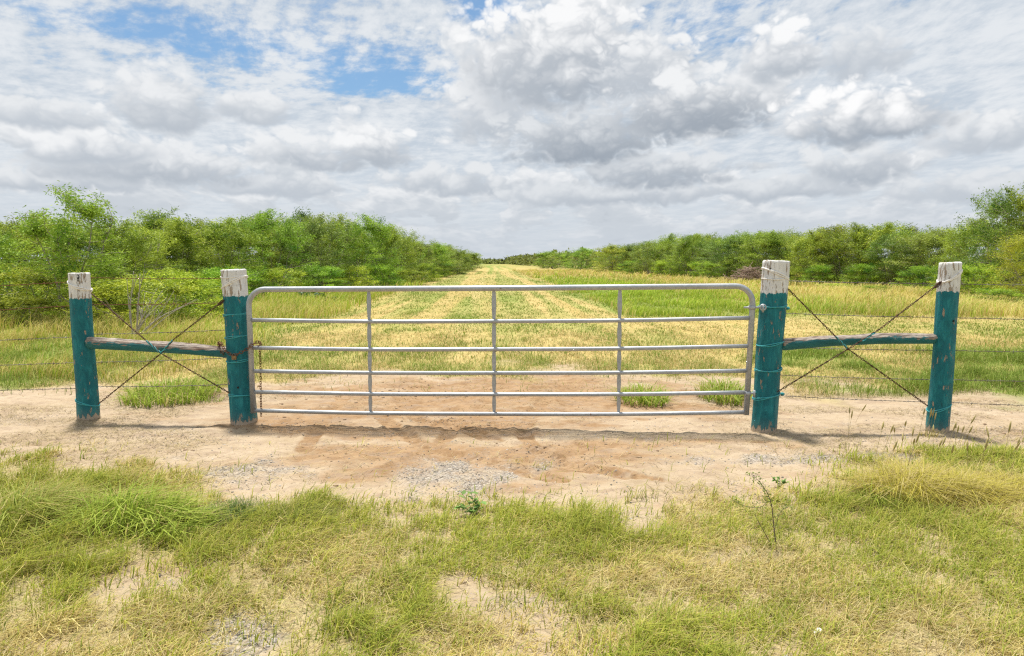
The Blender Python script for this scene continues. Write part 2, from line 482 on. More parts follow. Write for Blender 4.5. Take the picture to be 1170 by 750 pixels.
def scatter(y0, y1, dens, margin=.6, cap=None, k=.78):
    """uniform points in the wedge the place shows"""
    A = k * (y1 * y1 - y0 * y0) + 2 * margin * (y1 - y0)
    n = int(A * dens)
    y = rng.uniform(y0, y1, int(n * 1.7)); x = rng.uniform(-1, 1, len(y)) * (k * y1 + margin)
    ok = np.abs(x) < k * y + margin
    return x[ok][:n], y[ok][:n]

def at_ground(x, y, dz=-.004): return np.stack([x, y, gz(x, y) + dz], 1)

# foreground roadside grass
def fg_colour_masks(x, y):
    green = fbm(x * 1.1, y * 1.1, 71, 4)
    g = sstep(.36, .60, green)
    g = g + .6 * blob(x, y, 320, 605, 110, 35) + .7 * blob(x, y, 70, 590, 160, 45) + .55 * blob(x, y, 620, 610, 130, 28) + .4 * blob(x, y, 1060, 640, 140, 45) + .3 * blob(x, y, 300, 700, 200, 40)
    g = g - .9 * blob(x, y, 700, 660, 130, 22) - 1.1 * blob(x, y, 860, 662, 110, 24) - .9 * blob(x, y, 1080, 552, 90, 15) - .6 * blob(x, y, 640, 725, 130, 25) - .5 * blob(x, y, 930, 640, 50, 20) - .4 * blob(x, y, 420, 690, 60, 20)
    return np.clip(g, 0, 1)

def front_grass():
    out = []
    for (y0, y1, dens) in ((2.1, 3.2, 11500), (3.2, 4.3, 9000), (4.3, 6.6, 6800)):
        x, y = scatter(y0, y1, dens, 2.4, k=.80); ok = (np.abs(x) < .77 * y + .4) | (rng.random(len(x)) < .6); x, y = x[ok], y[ok]
        fg, *_ = masks(x, y)
        clump = fbm(x * 7, y * 7, 81, 3)
        keep = rng.random(len(x)) < fg * (.12 + 1.35 * sstep(.3, .6, clump)) * (.35 + .9 * sstep(.30, .52, fbm(x * 1.9, y * 1.9, 89, 4))) + .004 * (y < 6) + .10 * sstep(.9, 0., y - road_edge(x)) * sstep(.52, .66, fbm(x * 3.5, y * 3.5, 99, 3))
        x, y = x[keep], y[keep]; clump = clump[keep]; n = len(x)
        g = fg_colour_masks(x, y)
        big = fbm(x * 1.6, y * 1.6, 85, 3)
        tall = .5 * blob(x, y, 60, 600, 150, 50) + .35 * blob(x, y, 320, 600, 90, 26) + .3 * blob(x, y, 640, 600, 120, 26) + .35 * blob(x, y, 1080, 590, 120, 40)
        H = (.045 + .075 * rng.random(n) ** 1.5 + .06 * sstep(.4, .7, clump) * sstep(.4, .65, big)) * (.88 + tall * 1.5)
        isg = rng.random(n) < g * .62 + .14
        j = rng.random(n)[:, None]
        grn = np.array([.20, .30, .02]) * (1 - j) + np.array([.56, .55, .085]) * j
        dry = np.array([.50, .37, .11]) * (1 - j) + np.array([.82, .69, .36]) * j
        brn = np.array([.30, .19, .09])
        isb = (rng.random(n) < .12)[:, None]
        col = np.where(isg[:, None], grn, np.where(isb, brn, dry)) * (.62 + .80 * fbm(x * 3.1, y * 3.1, 87, 4))[:, None]
        tip = np.where(isg[:, None], grn * .65 + np.array([.42, .38, .13]) * .35, dry)
        W = np.where(isg, .0042, .0034) * (.7 + .8 * rng.random(n)) * (1 + .25 * (y > 4.3))
        az = rng.normal(.15, 1.15, n)
        lean = np.where(isg, rng.uniform(.1, 1.0, n), rng.uniform(.4, 2.2, n)); curl = rng.uniform(.0, 1.3, n)
        H = np.where(isg, H, H * .75)
        P = at_ground(x, y)
        out.append(blades(P, H, W, az, lean, curl, col, tip))
    # fallen straw thatch lying nearly flat
    x, y = scatter(2.1, 6.0, 3000, 2.4, k=.80)
    fg, *_ = masks(x, y); g = fg_colour_masks(x, y)
    keep = rng.random(len(x)) < fg * (1.1 - .75 * g) + .05
    x, y = x[keep], y[keep]; n = len(x); j = rng.random(n)[:, None]
    P = at_ground(x, y, .004 + 0 * x); P[:, 2] += rng.random(n) * .03 * masks(x, y)[0]
    col = np.array([.42, .31, .15]) * (1 - j) + np.array([.78, .67, .43]) * j
    out.append(blades(P, rng.uniform(.012, .03, n), rng.uniform(.002, .0034, n), rng.uniform(0, 6.3, n), rng.uniform(2, 6, n), rng.uniform(0, 1.5, n), col))
    V, Fc, cc = merge(out)
    print('front tris', len(Fc))
    o = mesh_obj('roadside_grass', V, Fc, M_GRASS, None, None, False, cc)
    tag(o, 'short tangled green and straw grass covering the roadside in front of the gate', 'grass', kind='stuff')

def clump_blades(cx, cy, rx, ry, n, H, W, grn, dryf=.2, lean=(.2, 1.), azm=.3, azs=1.4, radial=.5):
    a = rng.uniform(0, 6.283, n); r = np.sqrt(rng.random(n)) * (1 + .25 * (fbm(np.cos(a) * 2 + cx, np.sin(a) * 2 + cy, 5, 2) - .5))
    x = cx + rx * r * np.cos(a); y = cy + ry * r * np.sin(a)
    j = rng.random(n)[:, None]; g0, g1 = grn
    col = np.array(g0) * (1 - j) + np.array(g1) * j
    d = rng.random(n) < dryf
    dry = np.array([.52, .40, .16]) * (1 - j) + np.array([.70, .58, .30]) * j
    col = np.where(d[:, None], dry, col)
    hh = H * (.45 + .65 * rng.random(n)) * (1.05 - .5 * r)
    az = np.where(rng.random(n) < radial, a + rng.normal(0, .5, n), rng.normal(azm, azs, n))
    P = at_ground(x, y)
    return blades(P, hh, W * (.6 + .7 * rng.random(n)), az, rng.uniform(*lean, n), rng.uniform(.2, 1.5, n), col, col * .7 + np.array([.5, .45, .16]) * .3)

def seedheads(x, y, n, H, col=(.55, .45, .22)):
    """bristly foxtail heads on thin stalks"""
    g = []
    for i in range(n):
        X = x + random.gauss(0, .05); Y = y + random.gauss(0, .04); z = float(gz(X, Y)); h = H * random.uniform(.7, 1.15); l = random.uniform(.1, .55)
        a = random.gauss(.1, .9); tip = np.array([X + h * l * math.cos(a), Y + h * l * math.sin(a), z + h])
        base = np.array([X, Y, z - .01]); mid = (base + tip) / 2 + np.array([0, 0, h * .08])
        g.append(tube(spline([base, mid, tip], 4), .0014, 3))
        d = (tip - mid) / np.linalg.norm(tip - mid)
        L = random.uniform(.05, .09)
        g.append(tube([tip - d * .005, tip + d * L * .3, tip + d * L * .7, tip + d * L], [.002, .007, .006, .001], 5))
    V, Fc, n0 = [], [], 0
    for v, f in g:
        for q in f:
            q = [a + n0 for a in q]
            for k in range(1, len(q) - 1): Fc.append([q[0], q[k], q[k + 1]])
        V.append(v); n0 += len(v)
    V = np.concatenate(V)
    return V, np.array(Fc), np.tile(np.array(col), (len(V), 1)) * rng.uniform(.8, 1.15, (len(V), 1))

G_BR = ((.20, .33, .03), (.42, .54, .07))
G_YE = ((.44, .40, .05), (.72, .60, .13))
G_MID = ((.13, .20, .04), (.25, .31, .06))

def grass_things():
    # tall clumps that read one by one
    def thing(name, label, u, v, spec, heads=None, group=None):
        c = gnd(u, v); L = []
        e = empty(name, (c[0], c[1], float(gz(c[0], c[1]))))
        for (du, dv, ru, rv, n, H, W, gg, dryf, kw) in spec:
            q = gnd(u + du, v + dv); a = gnd(u + du + ru, v + dv); b = gnd(u + du, v + dv - rv)
            L.append(clump_blades(q[0], q[1], abs(a[0] - q[0]), abs(b[1] - q[1]), n, H, W, gg, dryf, **kw))
        V, Fc, cc = merge(L)
        mesh_obj('leaf_blades', V, Fc, M_GRASS, e, None, False, cc)
        if heads:
            V, Fc, cc = merge([seedheads(*(gnd(hu, hv)[:2]), n_, H_) for hu, hv, n_, H_ in heads])
            mesh_obj('seed_heads', V, Fc, M_DRY, e, None, False, cc)
        tag(e, label, 'grass clump', group)
    k0 = dict(radial=.6)
    thing('grass_clump', 'bright green grass clump behind the gate at its right upright', 733, 457, [(0, 0, 30, 7, 420, .34, .011, G_BR, .15, k0)])
    thing('grass_clump', 'tall green grass clump showing through the gate beside its hinge end', 826, 455, [(0, 0, 26, 8, 460, .40, .011, G_BR, .2, k0), (14, 4, 14, 4, 60, .16, .007, G_MID, .6, k0)])
    thing('grass_clump', 'wide green grass clump on the sand under the left fence rail', 196, 455, [(0, 0, 50, 10, 900, .38, .011, G_BR, .15, k0), (30, 3, 30, 4, 160, .16, .008, G_BR, .2, k0)])
    thing('grass_clump', 'tall yellow arching grass clump with seed heads in front of the right fence', 1040, 570,
          [(0, 0, 62, 12, 1900, .37, .0055, G_YE, .4, dict(radial=.5, azm=.2, azs=.9, lean=(.3, 1.1))), (62, 2, 40, 12, 800, .31, .0055, G_YE, .35, dict(radial=.5, azm=.1, azs=.9, lean=(.3, 1.1))),
           (-44, 8, 12, 6, 260, .25, .005, G_BR, .25, k0)],
          [(992, 545, 3, .30), (1030, 548, 4, .30), (1072, 548, 4, .33), (1110, 552, 3, .26)])
    thing('grass_clump', 'yellow green grass clump with seed heads at the right edge of the verge', 1160, 566,
          [(0, 0, 50, 14, 1500, .24, .0042, G_YE, .35, dict(radial=.35, azm=.2, azs=.9, lean=(.4, 1.4)))], [(1150, 550, 5, .32), (1172, 560, 3, .36)])
    lk = dict(radial=.3, azm=.25, azs=.8, lean=(.15, 1.1))
    G_L = ((.22, .36, .035), (.50, .60, .09))
    thing('grass_clump', 'lush bright green grass clump leaning right at the sand edge, with broad blades', 140, 600,
          [(0, 0, 75, 16, 1100, .37, .0085, G_L, .1, lk), (60, 8, 40, 14, 500, .28, .0085, G_L, .12, lk)])
    thing('grass_clump', 'tall light green grass clump at the left edge of the verge', 20, 598,
          [(0, 0, 60, 22, 1400, .36, .0075, ((.20, .29, .045), (.44, .48, .10)), .25, lk)])
    thing('grass_clump', 'dark green feathery clump at the sand edge beside the lush grass', 265, 590,
          [(0, 0, 34, 12, 700, .16, .0045, ((.07, .15, .045), (.15, .24, .07)), .05, k0)])
    thing('grass_clump', 'fine olive green grass mound ending at the sand, right of the lush grass', 340, 594,
          [(0, 0, 40, 10, 1300, .15, .0035, G_MID, .25, lk)])
    # foxtails by the right posts
    V, Fc, cc = merge([seedheads(*(gnd(a, b)[:2]), n, h) for a, b, n, h in ((1060, 500, 5, .20), (1092, 510, 3, .17), (962, 500, 2, .2), (1022, 508, 2, .16), (1100, 515, 3, .2), (978, 483, 1, .18))] +
                      [clump_blades(*gnd(1062, 500)[:2], .10, .05, 60, .12, .004, G_YE, .8)])
    tag(mesh_obj('foxtail_grass', V, Fc, M_DRY, None, None, False, cc), 'sparse dry foxtail stalks on the sand around the outer right post', 'grass', kind='stuff')

def field_grass():
    out = []
    # mown grass
    for (y0, y1, dens, w) in ((8, 11, 2300, .006), (11, 15, 1100, .009), (15, 22, 420, .014), (22, 36, 130, .024), (36, 62, 36, .045), (62, 110, 9, .09)):
        x, y = scatter(y0, y1, dens, 3.5)
        _, fld, *_ = masks(x, y)
        tm = tall_mask(x, y)
        cl = fbm(x * 2.5, y * 1.2, 91, 3)
        keep = rng.random(len(x)) < fld * (.35 + .9 * sstep(.35, .6, cl)) * (1 - .4 * tm) + .02
        x, y = x[keep], y[keep]; n = len(x); j = rng.random(n)
        fcol = field_cols(x, y, j)
        g = green_mask(x, y)
        isg = rng.random(n) < g * .8 + .12
        grn = np.array([.18, .27, .04]) * (1 - j[:, None]) + np.array([.33, .40, .08]) * j[:, None]
        dry = np.array([.45, .34, .13]) * (1 - j[:, None]) + np.array([.68, .56, .29]) * j[:, None]
        col = np.where(isg[:, None], grn, dry)
        H = np.where(isg, rng.uniform(.05, .12, n), rng.uniform(.02, .07, n)) * (1 + .35 * sstep(.5, .7, cl[keep]))
        H = H * (1 - .45 * sstep(12, 18, y))
        rn = 1.2 * sstep(3.2, 5, x) * sstep(13, 10, y) * sstep(.42, .6, fbm(x * .8, y * 1.1, 64, 3)) + .8 * sstep(-4.4, -5.4, lane_off(x, y)) * sstep(14, 10, y)
        H = H * (1 + 1.4 * rn * sstep(.40, .6, fbm(x * 1.4, y * 1.4, 93, 3)))
        out.append(blades(at_ground(x, y), H, w * (.6 + .8 * rng.random(n)), rng.uniform(0, 6.28, n), np.where(isg, rng.uniform(.1, 1, n), rng.uniform(.5, 3, n)), rng.uniform(0, 1, n), col))
    V, Fc, cc = merge(out); print('mown tris', len(Fc))
    tag(mesh_obj('mown_grass', V, Fc, M_DRY, None, None, False, cc), 'mown straw coloured and green grass of the lane and field behind the gate', 'grass', kind='stuff')
    out = []
    # unmown grass
    for (y0, y1, dens, w, hs) in ((9, 14, 700, .009, .36), (14, 22, 330, .013, .45), (22, 36, 120, .022, .42), (36, 62, 34, .04, .42), (62, 120, 8, .08, .45)):
        x, y = scatter(y0, y1, dens, 3.5)
        _, fld, *_ = masks(x, y)
        tm = tall_mask(x, y)
        cl = fbm(x * .9, y * .6, 95, 4)
        keep = rng.random(len(x)) < fld * tm * (.25 + 1.1 * sstep(.35, .6, cl))
        x, y, cl = x[keep], y[keep], cl[keep]; n = len(x); j = rng.random(n)[:, None]
        off = lane_off(x, y)
        wedge = sstep(3.4, 4.8, off) * sstep(16, 6., off) * sstep(18, 20, y) * sstep(85, 45, y)
        rnear = 0
        lf = (off < -4) * (.32 + .35 * sstep(15, 26, y)) + (off < -4) * .25 * (fbm(x * .6, y * .6, 97, 3) - .5)
        g = np.clip(wedge * .95 + lf + rnear + (off > 4) * .25 * sstep(.45, .65, cl), 0, .95)
        isg = (rng.random(n) < g)[:, None]
        grn = np.array([.24, .38, .035]) * (1 - j) + np.array([.52, .60, .07]) * j
        dry = np.array([.54, .43, .13]) * (1 - j) + np.array([.80, .68, .30]) * j
        col = np.where(isg, grn, dry) * (.72 + .55 * fbm(x * .8, y * .35, 101, 3))[:, None]
        short = 1 - .45 * wedge - .35 * (off < -4) * sstep(13, 9, y)
        H = hs * (.4 + .6 * rng.random(n)) * (.45 + 1.0 * sstep(.3, .65, cl)) * short
        out.append(blades(at_ground(x, y), H, w * (.6 + .8 * rng.random(n)), rng.normal(.2, 1.2, n), rng.uniform(.1, .7, n), rng.uniform(0, .9, n), col))
    V, Fc, cc = merge(out); print('tall tris', len(Fc))
    tag(mesh_obj('meadow_grass', V, Fc, M_DRY, None, None, False, cc), 'tall unmown green and yellow grass between the mown lane and the brush', 'grass', kind='stuff')

def pebbles():
    ico_v, ico_f = [], []
    t = (1 + 5 ** .5) / 2
    iv = np.array([(-1, t, 0), (1, t, 0), (-1, -t, 0), (1, -t, 0), (0, -1, t), (0, 1, t), (0, -1, -t), (0, 1, -t), (t, 0, -1), (t, 0, 1), (-t, 0, -1), (-t, 0, 1)], float)
    iv /= np.linalg.norm(iv[0])
    if_ = np.array([(0, 11, 5), (0, 5, 1), (0, 1, 7), (0, 7, 10), (0, 10, 11), (1, 5, 9), (5, 11, 4), (11, 10, 2), (10, 7, 6), (7, 1, 8), (3, 9, 4), (3, 4, 2), (3, 2, 6), (3, 6, 8), (3, 8, 9), (4, 9, 5), (2, 4, 11), (6, 2, 10), (8, 6, 7), (9, 8, 1)])
    def stones(x, y, s, col, squash=.6):
        n = len(x); z = gz(x, y) - s * .05
        V = iv[None] * (1 + rng.uniform(-.28, .28, (n, 12, 1)))
        V = V * (s[:, None, None] * rng.uniform(.7, 1.3, (n, 1, 3))) * np.array([1, 1, squash])
        V = V + np.stack([x, y, z], 1)[:, None]
        Fc = (if_[None] + (np.arange(n) * 12)[:, None, None]).reshape(-1, 3)
        return V.reshape(-1, 3), Fc, np.repeat(col, 12, 0)
    x, y = scatter(2.2, 7.0, 3600, .3, k=.77)
    fg, _, gr, _ = masks(x, y)
    keep = rng.random(len(x)) < gr * .75 + (.02 + .10 * sstep(.5, .7, fbm(x * 1.7, y * 2.6, 37, 3))) * (1 - fg)
    x, y = x[keep], y[keep]; n = len(x); j = rng.random(n)[:, None]
    warm = rng.random((n, 1))
    col = (.12 + .45 * j ** 1.3) * (np.array([1, .88, .74]) * warm + np.array([1, .96, .92]) * (1 - warm))
    s = .003 + .0065 * rng.random(n) ** 3
    V, Fc, cc = stones(x, y, s, col)
    tag(mesh_obj('gravel', V, Fc, M_PEBBLE, None, None, False, cc), 'grey gravel lying in patches on the pale sand', 'gravel', kind='stuff')
    # crumbs and clods of the disturbed soil
    x, y = scatter(4.6, 10.5, 260, .3, k=.77)
    fg, fld, gr, br = masks(x, y)
    cl = blob(x, y, 330, 487, 45, 7) + 1.2 * blob(x, y, 545, 487, 30, 6) + .8 * blob(x, y, 500, 480, 30, 6) + .5 * blob(x, y, 640, 515, 90, 6) + .7 * blob(x, y, 405, 490, 12, 3) + .4 * blob(x, y, 480, 448, 90, 12)
    keep = rng.random(len(x)) < .015 + .07 * br + cl
    x, y = x[keep], y[keep]; n = len(x)
    V, Fc, cc = stones(x, y, .005 + .017 * rng.random(n) ** 4, np.ones((n, 3)), .7)
    tag(mesh_obj('soil_crumbs', V, Fc, M_CLOD, None, None, False, cc), 'brown crumbs and clods of loose soil strewn around the gate', 'soil', kind='stuff')
    # straw litter on the sand
    x, y = scatter(4.4, 10, 1900, 1.5, k=.77)
    fg, fld, gr, br = masks(x, y)
    cl = sstep(.40, .62, fbm(x * 1.3, y * 2.6, 33, 4)) * (.22 + sstep(1.8, 3.2, np.abs(x)) * .78)
    keep = rng.random(len(x)) < cl * (1 - fg)
    x, y = x[keep], y[keep]; n = len(x); j = rng.random(n)[:, None]
    col = np.array([.20, .14, .09]) * (1 - j) + np.array([.62, .50, .30]) * j
    V, Fc, cc = blades(at_ground(x, y, .004), rng.uniform(.006, .02, n), rng.uniform(.002, .005, n), rng.uniform(0, 6.3, n), rng.uniform(3, 9, n), rng.uniform(0, 1, n), col)
    tag(mesh_obj('straw_litter', V, Fc, M_DRY, None, None, False, cc), 'bits of dry straw and stalk lying on the bare sand', 'litter', kind='stuff')

# ------------------------------------------------------------------ gate
YL, YR = 6.62, 6.33                                   # depth of the gate's two ends
def gate_pt(u, v, dy=0.0):
    """pixel on the gate's vertical plane"""
    a = np.array([at(286, 400, YL)[0], YL]); b = np.array([at(857, 400, YR)[0], YR])
    d = ray(u, v)
    # a + t(b-a) = s*d (xy)
    M = np.array([[d[0], -(b - a)[0]], [d[1], -(b - a)[1]]]); s, t = np.linalg.solve(M, a)
    p = np.array([0, 0, CAMH]) + d * s
    n = np.array([(b - a)[1], -(b - a)[0], 0]); n /= np.linalg.norm(n)
    if n[1] > 0: n = -n                                # towards the camera
    return p - n * dy

def build_gate():
    base = gate_pt(857, 480); base[2] = float(gz(base[0], base[1]))
    g = empty('farm_gate', base)
    tag(g, 'wide galvanised tubular steel farm gate with six horizontal bars, chained shut across the sandy lane', 'gate')
    lt, rt = gate_pt(283.5, 331), gate_pt(861, 327)
    lb, rb = gate_pt(289.5, 472), gate_pt(852.5, 474)
    mid = gate_pt(564, 329.6)
    r = .165
    def corner(c, din, dout, k=8):      # from c-din*r to c+dout*r along a quarter
        P = []
        for t in np.linspace(0, math.pi / 2, k):
            P.append(c + din * r * (1 - math.sin(t)) * 1.0 + dout * r * (1 - math.cos(t)))
        return P
    ux = (rt - lt) / np.linalg.norm(rt - lt)
    dl = (lb - lt) / np.linalg.norm(lb - lt); dr = (rb - rt) / np.linalg.norm(rb - rt)
    frame = [lb] + [lt + dl * (r + .02)] + corner(lt, dl, ux) + [mid] + corner(rt, -ux, dr) + [rt + dr * (r + .02), rb]
    P = np.array(frame)
    Geo().add(*tube(P, .0265, 16)).build('frame', M_GATE, g)
    rows = [(365.8, 367.3, 363.4), (397.6, 399.3, 395.6), (424.2, 426.4, 423.8), (447.9, 450.8, 448.6), (469.2, 473.2, 471.3)]
    for a, m_, b in rows:
        # stile x at these rows
        tl = (a - 331) / 141; tr = (b - 327) / 147
        A = gate_pt(283.5 + 6 * tl, a); B = gate_pt(861 - 8.5 * tr, b); Mi = gate_pt(564, m_)
        q1 = gate_pt(424, (a * .5 + m_ * .5) + (m_ - (a + b) / 2) * .4); q2 = gate_pt(709, (b * .5 + m_ * .5) + (m_ - (a + b) / 2) * .4)
        d = (B - A) / np.linalg.norm(B - A)
        Geo().add(*tube(spline([A + d * .012, q1, Mi, q2, B - d * .012], 4), .0195, 14)).build('bar', M_GATE, g)
    # uprights: pressed channels fixed behind the bars, pinched where they meet them
    for u, vt, vb in ((420.3, 332, 472), (564, 331, 474), (708.7, 330, 473)):
        bars = [(330 if u < 500 else 329)] + [np.interp(u, [290, 564, 852], r_) for r_ in rows]
        V, Fc = [], []
        vs = np.linspace(vt, vb, 70)
        ucorr = (u - CX) * -.0115 / 140
        for i, v in enumerate(vs):
            near = min(abs(v - bv) for bv in bars)
            hw = .0215 + .007 * math.exp(-(near / 4.) ** 2) * -1
            hw = .0145 + .0075 * (1 - math.exp(-(near / 9.) ** 2))
            c = gate_pt(u + ucorr * (v - vt) * 1.1, v, .030)
            s = ux * hw
            nrm = np.array([ux[1], -ux[0], 0])
            for off, dp in ((-1, .0), (-.75, -.012), (.75, -.012), (1, .0), (.7, .006), (-.7, .006)):
                V.append(c + s * off + nrm * -dp)
        for i in range(len(vs) - 1):
            for j in range(6):
                k = (j + 1) % 6
                Fc.append([i * 6 + j, i * 6 + k, i * 6 + 6 + k, i * 6 + 6 + j])
        Fc.append([0, 1, 2, 3, 4, 5]); Fc.append([(len(vs) - 1) * 6 + j for j in range(6)])
        Geo().add(V, Fc).build('upright', M_GATE, g, smooth=False)
    # hinges
    nrm = np.array([ux[1], -ux[0], 0])
    for (v, uu) in ((351.5, 859.3), (449.5, 854.3)):
        c = gate_pt(uu, v); G = Geo()
        if v < 400:
            G.add(*tube([c - [0, 0, .018], c + [0, 0, .018]], .033, 16))
            G.add(*tube([c - ux * .075 - nrm * .0, c + ux * .085], .009, 8))
            e = c + ux * .10
            a = np.linspace(0, 2 * math.pi, 14, endpoint=False)
            G.add(*tube([e + np.array([math.cos(t) * .026, 0, math.sin(t) * .026]) for t in a], .0075, 7, closed=True))
            G.add(*tube([e - [0, 0, .045], e + [0, 0, .03]], .010, 8))
        else:
            G.add(*tube([c + [0, 0, -.02], c + [0, 0, .02]], .030, 16)); G.add(*tube([c, c + ux * .06], .010, 8))
            G.add(*tube([c + ux * .06 - [0, 0, .04], c + ux * .06 + [0, 0, .028]], .012, 8))
        G.build('hinge', M_GATE, g)
    return g, ux
build_gate()

# ------------------------------------------------------------------ fences
def post_geo(base, top, r0, r1, white_h, seed, flare=0.):
    """base/top centres; returns verts, faces, attributes; lumpy tapered round post with checks down its length"""
    ns, nz = 56, 90
    base = np.array(base, float); top = np.array(top, float)
    ax = top - base; L = np.linalg.norm(ax)
    th = np.linspace(0, 2 * math.pi, ns, endpoint=False)
    V = []; hw = []; hb = []
    cr = [(random.uniform(0, 6.28), random.uniform(.1, .6), random.uniform(.3, .9), random.uniform(.5, 1)) for _ in range(9)]
    zs = np.concatenate([[-.12], np.linspace(0, L, nz - 1)])
    for z in zs:
        t = max(z, 0) / L
        c = base + ax * (z / L) + np.array([math.sin(z * 3.1 + seed) * .006, 0, 0]) * math.sin(t * math.pi)
        r = r0 * (1 - t) + r1 * t + flare * math.exp(-z / .12 if z > 0 else 0)
        rr = r * (1 + .045 * (vnoise(np.cos(th) * 1.6 + seed * 7, np.sin(th) * 1.6 + z * 1.5, 3) - .5) * 2
                  + .020 * (vnoise(np.cos(th) * 5 + seed, np.sin(th) * 5 + z * 2.2, 9) - .5) * 2)
        for (ca, z0, ln, dp) in cr:                     # drying checks
            k = math.exp(-((t - z0) / (ln * .35)) ** 2)
            d = np.abs((th - ca - .12 * math.sin(z * 4 + ca) + math.pi) % (2 * math.pi) - math.pi)
            rr = rr - r * .07 * dp * k * np.exp(-(d / .06) ** 2)
        V.append(c + np.stack([np.cos(th) * rr, np.sin(th) * rr, 0 * th], 1))
        hb.append(np.full(ns, z)); hw.append(np.full(ns, z - white_h))
    # worn top edge and cut face
    n0 = len(zs)
    tilt = random.uniform(-.05, .05)
    for k, (s, dz) in enumerate(((.96, .006), (.88, .009), (.5, .008), (.02, .006))):
        c = top.copy(); rr = r1 * s
        j = (vnoise(np.cos(th) * 6 + k, np.sin(th) * 6, int(seed * 5)) - .5) * .008
        V.append(c + np.stack([np.cos(th) * rr, np.sin(th) * rr, dz + tilt * np.cos(th) * rr + j], 1)); hb.append(np.full(ns, L)); hw.append(np.full(ns, L - white_h))
    V = np.concatenate(V); m = n0 + 4; Fc = []
    for i in range(m - 1):
        for j in range(ns):
            k = (j + 1) % ns
            Fc.append([i * ns + j, i * ns + k, (i + 1) * ns + k, (i + 1) * ns + j])
    Fc.append([(m - 1) * ns + j for j in range(ns)])
    return V, Fc, np.concatenate(hw), np.concatenate(hb)

def wrap(base, top, r0, r1, z, slope=0., rad=.0034, turns=1, dirx=1, gap=.004):
    """a wire loop round a post at height z"""
    base = np.array(base); top = np.array(top); L = np.linalg.norm(top - base); P = []
    n = 40
    for i in range(n * turns + 1):
        a = 2 * math.pi * i / n
        zz = z + slope * math.cos(a) + .006 * math.sin(a * 2.3 + z * 9) + .008 * i / n
        t = zz / L; c = base + (top - base) * t; r = r0 * (1 - t) + r1 * t + gap
        P.append(c + np.array([math.cos(a) * r, math.sin(a) * r, 0]))
    return tube(P, rad, 6)

def twist(A, B, r=.0035, sep=.006, pitch=.11, sag=.0, n=None):
    A, B = np.array(A), np.array(B); d = B - A; L = np.linalg.norm(d); d /= L
    n1 = np.cross(d, [0, 1, 0]); n1 /= np.linalg.norm(n1); n2 = np.cross(d, n1)
    k = max(8, int(L / .012)); out = []
    t = np.linspace(0, 1, k)
    C0 = A + np.outer(t, B - A) + np.outer(-4 * sag * t * (1 - t), [0, 0, 1])
    s = sep * (.6 + .6 * np.sin(t * 9) ** 2)
    for ph in (0, math.pi):
        a = 2 * math.pi * t * L / pitch + ph
        out.append(C0 + (np.cos(a) * s)[:, None] * n1 + (np.sin(a) * s)[:, None] * n2)
    return [tube(P, r, 6) for P in out]

def barbed(pts, r=.0021, sag=.008):
    """two twisted strands with barbs along a polyline"""
    P = []
    for a, b in zip(pts[:-1], pts[1:]):
        a, b = np.array(a), np.array(b); L = np.linalg.norm(b - a); k = max(4, int(L / .03)); t = np.linspace(0, 1, k, endpoint=False)
        P.append(a + np.outer(t, b - a) - np.outer(4 * sag * t * (1 - t), [0, 0, 1]))
    P.append(np.array([pts[-1]])); P = np.concatenate(P)
    P += rng.normal(0, .0012, P.shape)
    out = []
    k = np.arange(len(P))
    for ph in (0, math.pi):
        Q = P.copy(); Q[:, 2] += .0028 * np.sin(k * 2.1 + ph); Q[:, 1] += .0028 * np.cos(k * 2.1 + ph)
        out.append(tube(Q, r, 5))
    for i in range(2, len(P) - 2, 4):
        for q in range(2):
            d = rng.normal(0, 1, 3); d[0] *= .4; d /= np.linalg.norm(d)
            out.append(tube([P[i] - d * .016, P[i] + d * .016], [.0015, .0015], 4))
    return out

def frac(base, top, z):
    base, top = np.array(base), np.array(top); L = np.linalg.norm(top - base); return base + (top - base) * z / L

